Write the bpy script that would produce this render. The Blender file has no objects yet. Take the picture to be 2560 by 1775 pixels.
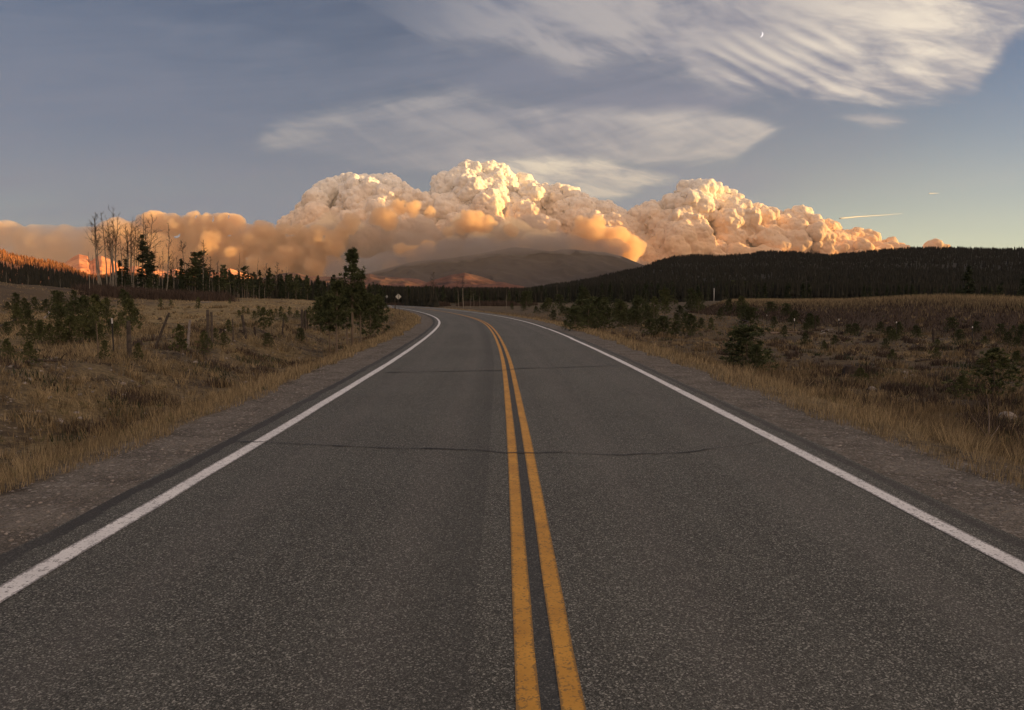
import bpy, math, random
import numpy as np
from mathutils import Vector

# ------------------------------------------------------------------ camera, sky, sun, exposure
scene = bpy.context.scene
FPX, PW, PH, HOR, CAMH = 1900.0, 2560.0, 1775.0, 745.0, 1.7
PITCH = math.atan((PH / 2 - HOR) / FPX)
cd = bpy.data.cameras.new("camera")
cam = bpy.data.objects.new("camera", cd)
scene.collection.objects.link(cam)
cam.location = (0, 0, CAMH)
cam.rotation_euler = (math.pi / 2 - PITCH, 0, 0)
cd.sensor_width = 36.0
cd.lens = 36.0 * FPX / PW
cd.clip_start, cd.clip_end = 0.1, 200000
scene.camera = cam

SUN_EL, SUN_AZ = 4.6, 90.5      # degrees above the horizon, degrees to the right of the view
SKY_STRENGTH = 0.10
SUN_STRENGTH = 5.0
scene.view_settings.view_transform = 'Standard'
scene.view_settings.look = 'None'
scene.view_settings.exposure = 1.05
scene.view_settings.gamma = 1.0
scene.cycles.use_denoising = True
scene.cycles.volume_bounces = 6
scene.cycles.max_bounces = 6
scene.cycles.diffuse_bounces = 2
scene.cycles.transparent_max_bounces = 16
scene.cycles.volume_step_rate = 4
scene.cycles.sample_clamp_indirect = 4.0


def ray(px, py):
    """direction in the world of a point of the photograph (2560 x 1775), scaled to y = 1"""
    a, b = px - PW / 2, py - PH / 2
    x, y, z = a, FPX * math.cos(PITCH) - b * math.sin(PITCH), -FPX * math.sin(PITCH) - b * math.cos(PITCH)
    return x / y, 1.0, z / y


def at(px, py, Y):
    x, _, z = ray(px, py)
    return np.array([x * Y, Y, CAMH + z * Y])


def on_ground(px, py, z=0.0):
    x, _, dz = ray(px, py)
    Y = (z - CAMH) / dz
    return np.array([x * Y, Y, z])


def azel(px, py):
    x, y, z = ray(px, py)
    return math.degrees(math.atan2(x, y)), math.degrees(math.atan2(z, math.hypot(x, y)))


# ---- node maths -----------------------------------------------------------------
class E:
    """a value in a node tree with ordinary arithmetic"""
    def __init__(s, nt, sock):
        s.nt, s.s = nt, sock

    def _m(s, op, *args, clamp=False):
        n = s.nt.nodes.new("ShaderNodeMath"); n.operation = op; n.use_clamp = clamp
        for i, v in enumerate((s,) + args):
            if isinstance(v, E): s.nt.links.new(v.s, n.inputs[i])
            else: n.inputs[i].default_value = float(v)
        return E(s.nt, n.outputs[0])

    def __add__(s, o): return s._m('ADD', o)
    __radd__ = __add__
    def __sub__(s, o): return s._m('SUBTRACT', o)
    def __rsub__(s, o): return s._m('MULTIPLY', -1.0)._m('ADD', o)
    def __mul__(s, o): return s._m('MULTIPLY', o)
    __rmul__ = __mul__
    def __truediv__(s, o): return s._m('DIVIDE', o)
    def clamp(s): return s._m('ADD', 0.0, clamp=True)
    def max(s, o): return s._m('MAXIMUM', o)
    def min(s, o): return s._m('MINIMUM', o)
    def abs(s): return s._m('ABSOLUTE')
    def pow(s, o): return s._m('POWER', o)
    def sin(s): return s._m('SINE')
    def step(s, a, b):
        n = s.nt.nodes.new("ShaderNodeMapRange"); n.interpolation_type = 'SMOOTHSTEP'
        s.nt.links.new(s.s, n.inputs[0])
        n.inputs[1].default_value, n.inputs[2].default_value = a, b
        n.inputs[3].default_value, n.inputs[4].default_value = 0.0, 1.0
        return E(s.nt, n.outputs[0])


class NT:
    def __init__(s, nt): s.nt = nt
    def node(s, t, **kw):
        n = s.nt.nodes.new(t)
        for k, v in kw.items(): setattr(n, k, v)
        return n
    def link(s, a, b): s.nt.links.new(a.s if isinstance(a, E) else a, b)
    def e(s, sock): return E(s.nt, sock)
    def xyz(s, vec):
        n = s.node("ShaderNodeSeparateXYZ"); s.link(vec, n.inputs[0]); return [s.e(o) for o in n.outputs]
    def vec(s, x, y, z):
        n = s.node("ShaderNodeCombineXYZ")
        for i, v in enumerate((x, y, z)):
            if isinstance(v, E): s.link(v, n.inputs[i])
            else: n.inputs[i].default_value = v
        return n.outputs[0]
    def noise(s, vec, scale, detail=3, rough=0.5, dist=0.0, color=False):
        n = s.node("ShaderNodeTexNoise")
        if vec is not None: s.link(vec, n.inputs["Vector"])
        n.inputs["Scale"].default_value = scale; n.inputs["Detail"].default_value = detail
        n.inputs["Roughness"].default_value = rough; n.inputs["Distortion"].default_value = dist
        return n.outputs["Color"] if color else s.e(n.outputs[0])
    def voronoi(s, vec, scale, feature='F1', out="Distance", rnd=1.0):
        n = s.node("ShaderNodeTexVoronoi", feature=feature)
        if vec is not None: s.link(vec, n.inputs["Vector"])
        n.inputs["Scale"].default_value = scale
        n.inputs["Randomness"].default_value = rnd
        return n.outputs[out]
    def mix(s, f, a, b, blend='MIX'):
        n = s.node("ShaderNodeMix", data_type='RGBA', blend_type=blend)
        if isinstance(f, E): s.link(f, n.inputs[0])
        else: n.inputs[0].default_value = f
        for v, i in ((a, 6), (b, 7)):
            if isinstance(v, (tuple, list)): n.inputs[i].default_value = (*v[:3], 1)
            else: s.link(v, n.inputs[i])
        return n.outputs[2]
    def curve(s, x, pts, lo, hi):
        """y(x) through pts; x and y are scaled into 0..1 with lo = (x0, y0), hi = (x1, y1)"""
        n = s.node("ShaderNodeFloatCurve")
        t = (x - lo[0]) / (hi[0] - lo[0])
        s.link(t.clamp(), n.inputs[1])
        c = n.mapping.curves[0]
        P = sorted(((p[0] - lo[0]) / (hi[0] - lo[0]), (p[1] - lo[1]) / (hi[1] - lo[1])) for p in pts)
        P = [(min(max(a, 0), 1), min(max(b, 0), 1)) for a, b in P]
        if P[0][0] > 0.001: P = [(0.0, P[0][1])] + P
        if P[-1][0] < 0.999: P = P + [(1.0, P[-1][1])]
        c.points[0].location = P[0]; c.points[-1].location = P[-1]
        for p in P[1:-1]: c.points.new(*p)
        for p in c.points: p.handle_type = 'AUTO_CLAMPED'
        n.mapping.use_clip = False
        n.mapping.update()
        return s.e(n.outputs[0]) * (hi[1] - lo[1]) + lo[1]


def srgb(r, g, b):
    f = lambda c: (c / 255 / 12.92) if c / 255 <= 0.04045 else ((c / 255 + 0.055) / 1.055) ** 2.4
    return (f(r), f(g), f(b))


K = 2560 / 2302.0      # the outlines below were read off an enlargement 2302 pixels wide
def AE(pts): return [azel(x * K, y * K) for x, y in pts]

world = bpy.data.worlds.new("World")
scene.world = world
world.use_nodes = True
wt = world.node_tree
wt.nodes.clear()
W = NT(wt)
sky = W.node("ShaderNodeTexSky", sky_type='NISHITA')
sky.sun_disc = False
sky.sun_elevation = math.radians(SUN_EL)
sky.sun_rotation = math.radians(SUN_AZ)
sky.altitude = 2600
sky.air_density = 1.0
sky.dust_density = 1.2
sky.ozone_density = 1.6
tc = W.node("ShaderNodeTexCoord")
dirv = tc.outputs["Generated"]
dx, dy, dz = W.xyz(dirv)
az = dx._m('ARCTAN2', dy) * (180 / math.pi)
el = dz._m('ARCSINE') * (180 / math.pi)
LO, HI = (-40.0, -4.0), (40.0, 30.0)


def ae_noise(sx, sy, rot, detail=4, rough=0.55, off=0.0, dist=0.0):
    c, s_ = math.cos(rot), math.sin(rot)
    u = (az * c + el * s_) * sx + off
    v = (el * c - az * s_) * sy
    return W.noise(W.vec(u, v, off), 1.0, detail, rough, dist)


def band(top, bot, soft_t, soft_b, wob=0.0, nz=None):
    t = W.curve(az, AE(top), LO, HI); b = W.curve(az, AE(bot), LO, HI)
    if nz is not None:
        t = t + (nz - 0.5) * wob; b = b - (nz - 0.5) * wob
    return (t - el).step(-soft_t * 0.5, soft_t) * (el - b).step(-soft_b * 0.5, soft_b)


n_big = ae_noise(0.045, 0.16, math.radians(6), 4, 0.55, 3.1)
n_str = ae_noise(0.10, 0.75, math.radians(9), 6, 0.6, 7.7, 0.6)
n_fine = ae_noise(0.35, 1.5, math.radians(-12), 6, 0.62, 1.3, 0.5)
n_lump = ae_noise(0.13, 0.46, math.radians(-24), 5, 0.52, 5.5, 0.5)

# the large cloud in the upper right
L1 = band([(700, -400), (2302, -400)],
          [(700, 10), (860, 60), (980, 105), (1100, 110), (1230, 140), (1300, 165), (1400, 150), (1500, 168), (1600, 205), (1700, 222),
           (1800, 238), (1950, 240), (2050, 236), (2120, 222), (2185, 215), (2205, 196), (2230, 165), (2262, 128), (2302, 92)],
          1, 1.3, 3.6, n_lump * 0.6 + n_fine * 0.4)
L1fade = az.step(-19.0, 0.0)
L1 = L1 * L1fade
# small lobe below it
L1b = band([(1840, 290), (1870, 262), (1940, 250), (2010, 256), (2045, 272), (2060, 290)],
           [(1840, 262), (1880, 268), (1940, 284), (2000, 290), (2035, 284), (2060, 268)], 0.8, 0.5, 0.8, n_fine)
# long lens in the middle
L2 = band([(540, 330), (600, 285), (720, 250), (860, 222), (980, 202), (1120, 222), (1250, 236), (1400, 243), (1560, 244), (1660, 252), (1730, 272), (1762, 286), (1800, 300)],
          [(540, 300), (600, 336), (700, 352), (820, 372), (1000, 395), (1200, 398), (1350, 380), (1480, 372), (1580, 374), (1650, 366), (1690, 336), (1735, 306), (1762, 290), (1800, 270)],
          0.7, 0.6, 1.2, n_str * 0.7 + n_fine * 0.3)
# lower bright lens
L3 = band([(980, 470), (1040, 372), (1150, 352), (1300, 350), (1400, 366), (1480, 388), (1530, 400), (1570, 420)],
          [(980, 440), (1040, 470), (1200, 470), (1350, 452), (1420, 440), (1460, 420), (1530, 408), (1570, 395)],
          0.6, 0.5, 0.9, n_fine)
# faint streaks at the left
L4 = band([(300, 420), (380, 376), (480, 380), (600, 395), (700, 415), (760, 450)],
          [(300, 370), (400, 400), (500, 428), (600, 450), (700, 470), (760, 430)], 0.9, 1.6, 0.8, n_str)
L5 = band([(-60, 350), (40, 350), (110, 342), (180, 362), (240, 400)],
          [(-60, 400), (40, 392), (110, 396), (180, 396), (240, 360)], 1.2, 1.2, 1.5, n_big)

L6 = band([(540, 330), (600, 300), (680, 268), (760, 245), (860, 226), (980, 198), (1080, 200), (1140, 218), (1180, 235)],
          [(540, 320), (600, 336), (700, 322), (760, 285), (840, 256), (920, 250), (1000, 236), (1080, 228), (1140, 224), (1180, 215)], 1.3, 1.6, 2.2, n_str * 0.4 + n_fine * 0.6)
below = (7.5 - el).step(0.0, 9.0)
veil = (n_big * 0.6 + n_str * 0.4).step(0.36, 0.66) * 0.50 + 0.24
veil = veil * (1.0 - az.step(12.0, 24.0) * (13.0 - el).step(0, 8) * 0.95 * (45.0 - az).step(0, 8))
veil = veil * (1.0 - az.step(22.0, 30.0) * (20.0 - el).step(0, 5) * 0.9 * (45.0 - az).step(0, 8))
veil = veil.max((0.0 - az).step(0, 30) * (n_big * 0.5 + n_str * 0.5).step(0.30, 0.62) * 0.60)
veil = veil + az.abs().step(45.0, 80.0) * 0.35
holes = ((n_str * 0.35 + n_lump * 0.65).step(0.28, 0.54))
m1 = L1 * (0.62 + 0.38 * holes)
m2 = L2 * (0.50 + 0.50 * (n_str * 0.35 + n_big * 0.35 + n_lump * 0.3).step(0.34, 0.60)) * (0.78 + 0.22 * az.step(-14, 6))
m3 = L3 * (0.7 + 0.3 * n_fine.step(0.3, 0.6))
dens = (m1 * 0.94).max(m2 * 0.9).max(m3 * 0.9).max(L1b * 0.75).max(L4 * 0.42 * n_str.step(0.3, 0.6)).max(L5 * 0.42).max(L6 * (0.30 + 0.55 * (n_str * 0.5 + n_lump * 0.5).step(0.35, 0.6)))
cov = dens.max(veil)

# how strongly the low light catches the cloud
edge1 = az.step(15.0, 29.0) * L1
ruf_u = (az * math.cos(math.radians(58)) + el * math.sin(math.radians(58)))
ruf_m = az.step(12.0, 16.0) * (27.0 - az).step(0.0, 5.0) * (el - 12.8).step(0, 1.5) * (20.0 - el).step(0, 3.5) * L1
ripples = ((ruf_u * 7.6 + n_lump * 4.5 + n_fine * 1.2).sin() * 0.5 + 0.5) * ruf_m
relief = (n_lump * 0.6 + n_big * 0.2 + n_fine * 0.2).step(0.38, 0.60)
lit = 0.02 + L1 * (0.04 + 0.25 * relief) * az.step(-18, 12) + edge1 * (0.08 + 0.50 * relief) + (ripples - 0.35) * ruf_m * 0.30
lit = lit + m3 * (0.34 + 0.25 * n_fine) + m2 * (0.10 + 0.14 * relief) + m2 * az.step(2.0, 14.0) * 0.22 + L1b * 0.36 + L6 * 0.20
lit = lit.clamp()
shade_c = W.mix(az.step(-20, 20), srgb(110, 124, 146), srgb(134, 138, 155))
bright_c = W.mix((el.step(4.0, 15.0)), srgb(255, 232, 188), srgb(255, 240, 218))
cl_c = W.mix(lit, shade_c, bright_c)
# the same cloud sheet behind the camera, towards the sunset, is lit from below
cl_c = W.mix((az - 40.0).step(0.0, 50.0) * 1.0, cl_c, (1.15, 0.86, 0.66))
cl_c = W.mix(((az * -1.0) - 60.0).step(0.0, 70.0) * 0.6, cl_c, (0.80, 0.62, 0.52))


# clear air: bluer overhead, dusty and warm low down, much brighter towards the sunset at the right and behind
sunward = az.step(5.0, 70.0)
tone = W.mix(sunward, (0.31, 0.41, 0.51), (0.37, 0.53, 0.76))
base = W.mix(1.0, sky.outputs[0], tone, 'MULTIPLY')
dust_c = W.mix(az.step(-30, 32), srgb(178, 166, 148), srgb(255, 244, 196))
west_c = (3.4, 2.15, 1.25)
dust_c = W.mix(az.step(36.0, 75.0), dust_c, west_c)
def scaled(sock, k):
    n = W.node("ShaderNodeMix", data_type='RGBA', blend_type='MULTIPLY')
    n.inputs[0].default_value = 1.0; n.clamp_result = False
    W.link(sock, n.inputs[6]); n.inputs[7].default_value = (k, k, k, 1)
    return n.outputs[2]
kx = 1.0 / SKY_STRENGTH / 2 ** scene.view_settings.exposure
upper = el.step(-1.0, 1.0)
thick = az.step(34.0, 75.0) * 9.0 + 6.0
dust = ((el * -1.0) / thick)._m('EXPONENT').min(1.0)
base = W.mix(dust * (0.82 + 0.16 * az.step(0, 30)), base, scaled(dust_c, kx))
col = W.mix((cov * upper).clamp(), base, scaled(cl_c, kx))
bg = W.node("ShaderNodeBackground")
W.link(col, bg.inputs[0])
bg.inputs[1].default_value = SKY_STRENGTH
wo = W.node("ShaderNodeOutputWorld")
W.link(bg.outputs[0], wo.inputs[0])

sl = bpy.data.lights.new("sun", 'SUN')
sun = bpy.data.objects.new("sun", sl)
scene.collection.objects.link(sun)
sl.energy = SUN_STRENGTH
sl.angle = math.radians(0.5)
sl.color = (1.0, 0.61, 0.21)
sd = Vector((math.cos(math.radians(SUN_EL)) * math.sin(math.radians(SUN_AZ)), math.cos(math.radians(SUN_EL)) * math.cos(math.radians(SUN_AZ)), math.sin(math.radians(SUN_EL))))
sun.rotation_euler = sd.to_track_quat('Z', 'Y').to_euler()

# ------------------------------------------------------------------ helpers
rng = np.random.default_rng(7)
random.seed(7)
COL = scene.collection


def mk(name, V, F, mat=None, parent=None, smooth=False, attrs=None, uv=None):
    """one mesh object from a vertex array and a list of index arrays (n x 3 or n x 4)"""
    me = bpy.data.meshes.new(name)
    V = np.asarray(V, np.float32)
    F = [np.asarray(f, np.int32) for f in (F if isinstance(F, list) else [F]) if len(f)]
    me.vertices.add(len(V)); me.vertices.foreach_set("co", V.ravel())
    loops = np.concatenate([f.ravel() for f in F])
    tot = np.concatenate([np.full(len(f), f.shape[1], np.int32) for f in F])
    start = np.concatenate([[0], np.cumsum(tot)[:-1]]).astype(np.int32)
    me.loops.add(len(loops)); me.loops.foreach_set("vertex_index", loops)
    me.polygons.add(len(tot)); me.polygons.foreach_set("loop_start", start)
    try: me.polygons.foreach_set("loop_total", tot)
    except Exception: pass
    me.polygons.foreach_set("use_smooth", np.full(len(tot), bool(smooth)))
    if attrs:
        for k, a in attrs.items():
            at_ = me.attributes.new(k, 'FLOAT', 'POINT')
            at_.data.foreach_set("value", np.asarray(a, np.float32).ravel())
    if uv is not None:
        u = me.uv_layers.new(name="UVMap")
        u.data.foreach_set("uv", np.asarray(uv, np.float32)[loops].ravel())
    me.update(calc_edges=True)
    me.validate()
    if mat: me.materials.append(mat)
    o = bpy.data.objects.new(name, me)
    COL.objects.link(o)
    if parent: o.parent = parent
    return o


def tag(o, label=None, cat=None, group=None, kind=None):
    if label: o["label"] = label
    if cat: o["category"] = cat
    if group: o["group"] = group
    if kind: o["kind"] = kind
    return o


def empty(name, loc, rz=0.0, s=1.0):
    o = bpy.data.objects.new(name, None)
    COL.objects.link(o)
    o.location = tuple(float(v) for v in loc); o.rotation_euler = (0, 0, rz); o.scale = (s, s, s)
    o.empty_display_size = 0.2
    return o


def copy_tree(root, loc, rz=0.0, s=1.0, parts=True):
    r = root.copy(); COL.objects.link(r)
    for k in list(r.keys()):
        if k in ("label", "category", "group"): del r[k]
    r.location = tuple(float(v) for v in loc); r.rotation_euler = (0, 0, rz)
    r.scale = s if isinstance(s, tuple) else (s, s, s)
    for ch in root.children:
        c = ch.copy(); COL.objects.link(c); c.parent = r
    return r


class MB:
    """collects shapes and links them as one mesh object"""
    def __init__(s): s.V, s.Q, s.T, s.A, s.n = [], [], [], [], 0
    def add(s, V, Q=None, T=None, a=0.0):
        V = np.asarray(V, float)
        s.V.append(V)
        if Q is not None and len(Q): s.Q.append(np.asarray(Q) + s.n)
        if T is not None and len(T): s.T.append(np.asarray(T) + s.n)
        s.A.append(np.full(len(V), a) if np.isscalar(a) else a)
        s.n += len(V)
    def tube(s, P, R, sides=6, a=0.0, cap=True):
        P = np.asarray(P, float); R = np.asarray(R, float) * np.ones(len(P))
        d = np.gradient(P, axis=0); d /= np.linalg.norm(d, axis=1)[:, None] + 1e-9
        ref = np.array([0, 0, 1.0]) if abs(d[0][2]) < 0.9 else np.array([1.0, 0, 0])
        u = np.cross(d, ref); u /= np.linalg.norm(u, axis=1)[:, None] + 1e-9
        v = np.cross(d, u)
        th = np.linspace(0, 2 * np.pi, sides, endpoint=False)
        V = P[:, None] + R[:, None, None] * (np.cos(th)[None, :, None] * u[:, None] + np.sin(th)[None, :, None] * v[:, None])
        n = len(P); i = np.arange(n - 1)[:, None] * sides; j = np.arange(sides)[None]
        k = (j + 1) % sides
        Q = np.stack([i + j, i + k, i + sides + k, i + sides + j], -1).reshape(-1, 4)
        VV = V.reshape(-1, 3)
        T = None
        if cap:
            VV = np.vstack([VV, P[-1:] + d[-1:] * R[-1] * 0.3, P[:1]])
            c = n * sides; b = (n - 1) * sides
            T = [(b + q, b + (q + 1) % sides, c) for q in range(sides)] + [((q + 1) % sides, q, c + 1) for q in range(sides)]
        s.add(VV, Q, T, a)
    def box(s, c, size, rot=None, a=0.0):
        c = np.asarray(c, float); h = np.asarray(size, float) / 2
        V = np.array([(x, y, z) for z in (-1, 1) for y in (-1, 1) for x in (-1, 1)], float) * h
        if rot is not None: V = V @ np.asarray(rot).T
        s.add(V + c, [(0, 1, 3, 2)[::-1], (4, 5, 7, 6), (0, 1, 5, 4), (2, 3, 7, 6)[::-1], (0, 2, 6, 4)[::-1], (1, 3, 7, 5)], None, a)
    def prism(s, outline, depth, M, a=0.0):
        """a flat outline (x, z) given a thickness along y, then moved by M (3x3, 3)"""
        O = np.asarray(outline, float); n = len(O)
        V = np.vstack([np.c_[O[:, 0], np.full(n, -depth / 2), O[:, 1]], np.c_[O[:, 0], np.full(n, depth / 2), O[:, 1]]])
        V = V @ M[0].T + M[1]
        c = V[:n].mean(0), V[n:].mean(0)
        V = np.vstack([V, c])
        T = [((i + 1) % n, i, 2 * n) for i in range(n)][::-1] + [(n + i, n + (i + 1) % n, 2 * n + 1) for i in range(n)]
        s.add(V, [(i, (i + 1) % n, n + (i + 1) % n, n + i) for i in range(n)], T, a)
    def build(s, name, mat, parent=None, smooth=False):
        return mk(name, np.vstack(s.V), ([np.vstack(s.Q)] if s.Q else []) + ([np.vstack(s.T)] if s.T else []), mat, parent, smooth, {"tint": np.concatenate(s.A)})


# ---- lattice noise ---------------------------------------------------------------
def _h(ix, iy, seed):
    n = (ix.astype(np.int64) * 374761393 + iy.astype(np.int64) * 668265263 + seed * 1442695041) & 0x7fffffff
    n = ((n ^ (n >> 13)) * 1274126177) & 0x7fffffff
    return ((n ^ (n >> 16)) & 0xffffff) / float(0xffffff)

def vnoise(x, y, seed=0):
    x = np.asarray(x, float); y = np.asarray(y, float)
    ix, iy = np.floor(x), np.floor(y); fx, fy = x - ix, y - iy
    fx, fy = fx * fx * (3 - 2 * fx), fy * fy * (3 - 2 * fy)
    a, b, c, d = _h(ix, iy, seed), _h(ix + 1, iy, seed), _h(ix, iy + 1, seed), _h(ix + 1, iy + 1, seed)
    return (a * (1 - fx) + b * fx) * (1 - fy) + (c * (1 - fx) + d * fx) * fy

def fbm(x, y, o=4, seed=0, g=0.5):
    r, a, t = 0, 1.0, 0
    for i in range(o):
        r = r + a * vnoise(x * 2 ** i + 13.7 * i, y * 2 ** i - 7.1 * i, seed + i); t += a; a *= g
    return r / t

def sstep(x, a, b):
    t = np.clip((np.asarray(x, float) - a) / (b - a), 0, 1)
    return t * t * (3 - 2 * t)


# ------------------------------------------------------------------ materials
def material(name, build, rough=0.9):
    m = bpy.data.materials.new(name); m.use_nodes = True
    nt = m.node_tree; nt.nodes.clear(); N = NT(nt)
    out = N.node("ShaderNodeOutputMaterial")
    b = N.node("ShaderNodeBsdfPrincipled"); b.inputs["Roughness"].default_value = rough
    b.inputs["Specular IOR Level"].default_value = 0.25
    N.link(b.outputs[0], out.inputs[0])
    build(N, b, out)
    return m

def attr(N, name):
    n = N.node("ShaderNodeAttribute", attribute_name=name); return N.e(n.outputs["Fac"])

def pos(N): return N.node("ShaderNodeNewGeometry").outputs["Position"]

def bump(N, b, h, strength=0.5, dist=0.02):
    n = N.node("ShaderNodeBump"); n.inputs["Strength"].default_value = strength; n.inputs["Distance"].default_value = dist
    N.link(h, n.inputs["Height"]); N.link(n.outputs[0], b.inputs["Normal"])

def ramp(N, f, stops):
    n = N.node("ShaderNodeValToRGB"); N.link(f, n.inputs[0])
    els = n.color_ramp.elements
    els[0].position, els[0].color = stops[0][0], (*stops[0][1], 1)
    els[1].position, els[1].color = stops[-1][0], (*stops[-1][1], 1)
    for p, c in stops[1:-1]:
        e = els.new(p); e.color = (*c, 1)
    return n.outputs[0]

def m_tint(name, lo, hi, rough=0.85, noise_scale=None, trans=0.0):
    def f(N, b, out):
        t = attr(N, "tint")
        if noise_scale:
            t = (t * 0.6 + N.noise(pos(N), noise_scale, 4, 0.6).step(0.3, 0.7) * 0.5).clamp()
        c = N.mix(t, lo, hi)
        N.link(c, b.inputs["Base Color"])
        if trans:
            tr = N.node("ShaderNodeBsdfTranslucent"); N.link(c, tr.inputs[0])
            mx = N.node("ShaderNodeMixShader"); mx.inputs[0].default_value = trans
            N.link(b.outputs[0], mx.inputs[1]); N.link(tr.outputs[0], mx.inputs[2]); N.link(mx.outputs[0], out.inputs[0])
    return material(name, f, rough)

M = {}
def _asphalt(N, b, out):
    uvn = N.node("ShaderNodeUVMap"); u, v, _ = N.xyz(uvn.outputs[0])
    p = pos(N)
    agg = N.voronoi(p, 190.0, out="Color"); ar, ag, ab = N.xyz(agg)
    agg2 = N.voronoi(p, 118.0, out="Color"); br, bg_, bb = N.xyz(agg2)
    grain = N.noise(p, 160, 2, 0.7)
    patch = N.noise(p, 0.35, 4, 0.6)
    streak = N.noise(N.vec(u * 2.3, v * 0.07, 0.0), 1.0, 4, 0.6)
    big = N.noise(p, 0.09, 3, 0.6)
    base = N.mix((patch * 0.35 + streak * 0.4 + big * 0.25).step(0.38, 0.62), (0.051, 0.053, 0.045), (0.097, 0.099, 0.084))
    # pale and dark stones of the aggregate, in two sizes
    c = N.mix(ar.step(0.50, 0.97) * 0.8, base, (0.27, 0.265, 0.23))
    c = N.mix((1.0 - ag).step(0.55, 0.95) * 0.75, c, (0.022, 0.020, 0.018))
    c = N.mix(br.step(0.84, 0.96) * 0.85, c, (0.38, 0.375, 0.325))
    c = N.mix((1.0 - bg_).step(0.70, 0.97) * 0.65, c, (0.022, 0.020, 0.018))
    # tyre tracks, dark oily lane joint left of the centre lines, dark edge joint at the left
    ju = u + (streak - 0.5) * 0.03
    joint = (ju + 0.95).step(0.0, 0.55) * (ju * -1.0 - 0.335).step(0.0, 0.02) * (0.6 + 0.4 * patch)
    c = N.mix(joint * 0.42, c, (0.045, 0.044, 0.041))
    mid = (1.0 - ((u - 0.0).abs() / 0.06).clamp()).step(0, 0.5)
    c = N.mix(mid * 0.6, c, (0.04, 0.042, 0.045))
    edge = (1.0 - ((u + 3.46 + (N.noise(p, 1.3, 5, 0.7) - 0.5) * 0.22).abs() / 0.09).clamp()).step(0, 0.35) * (0.5 + 0.5 * patch.step(0.3, 0.55))
    c = N.mix(edge * 0.8, c, (0.035, 0.033, 0.031))
    edge2 = (1.0 - ((u - 3.40 + (N.noise(p, 1.7, 3) - 0.5) * 0.12).abs() / 0.09).clamp()).step(0, 0.7)
    c = N.mix(edge2 * 0.6, c, (0.045, 0.04, 0.037))
    track = (1.0 - (((u.abs() - 1.6).abs() - 0.72).abs() / 0.34).clamp()).step(0, 1)
    c = N.mix(track * 0.13, c, (0.21, 0.19, 0.17))
    N.link(c, b.inputs["Base Color"])
    h = ar * 0.5 + br * 0.8 + grain * 0.5
    bump(N, b, h, 0.7, 0.006)
    b.inputs["Specular IOR Level"].default_value = 0.35
M["asphalt"] = material("asphalt", _asphalt, 0.82)

def _paint(lo, hi, under=(0.09, 0.078, 0.068), wear=0.5):
    def f(N, b, out):
        p = pos(N)
        uvn = N.node("ShaderNodeUVMap"); u, v, _ = N.xyz(uvn.outputs[0])      # u: 0..1 across the stripe
        n = N.noise(p, 14, 5, 0.65); g = N.xyz(N.voronoi(p, 95.0, out="Color"))[0]
        e = ((u - 0.5).abs() * 2.0)
        w = ((n * 0.7 + g * 0.3) + e.step(0.60, 1.0) * 0.30).step(0.56, 0.70) * wear * 1.5
        c = N.mix(N.noise(p, 2.2, 4, 0.6).step(0.3, 0.7), lo, hi)
        c = N.mix((g.step(0.75, 1.0)) * 0.25, c, tuple(q * 0.6 for q in lo))
        c = N.mix(w, c, under)
        N.link(c, b.inputs["Base Color"])
        bump(N, b, g + n, 0.5, 0.004)
    return f
M["white_paint"] = material("white_paint", _paint((0.74, 0.73, 0.71), (0.86, 0.85, 0.82)), 0.6)
M["yellow_paint"] = material("yellow_paint", _paint((0.50, 0.245, 0.040), (0.66, 0.335, 0.055), (0.14, 0.10, 0.05), 0.45), 0.6)
M["tar"] = material("tar", lambda N, b, o: N.link(N.mix(N.noise(pos(N), 30, 3), (0.012, 0.011, 0.010), (0.03, 0.027, 0.025)), b.inputs["Base Color"]), 0.6)

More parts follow.
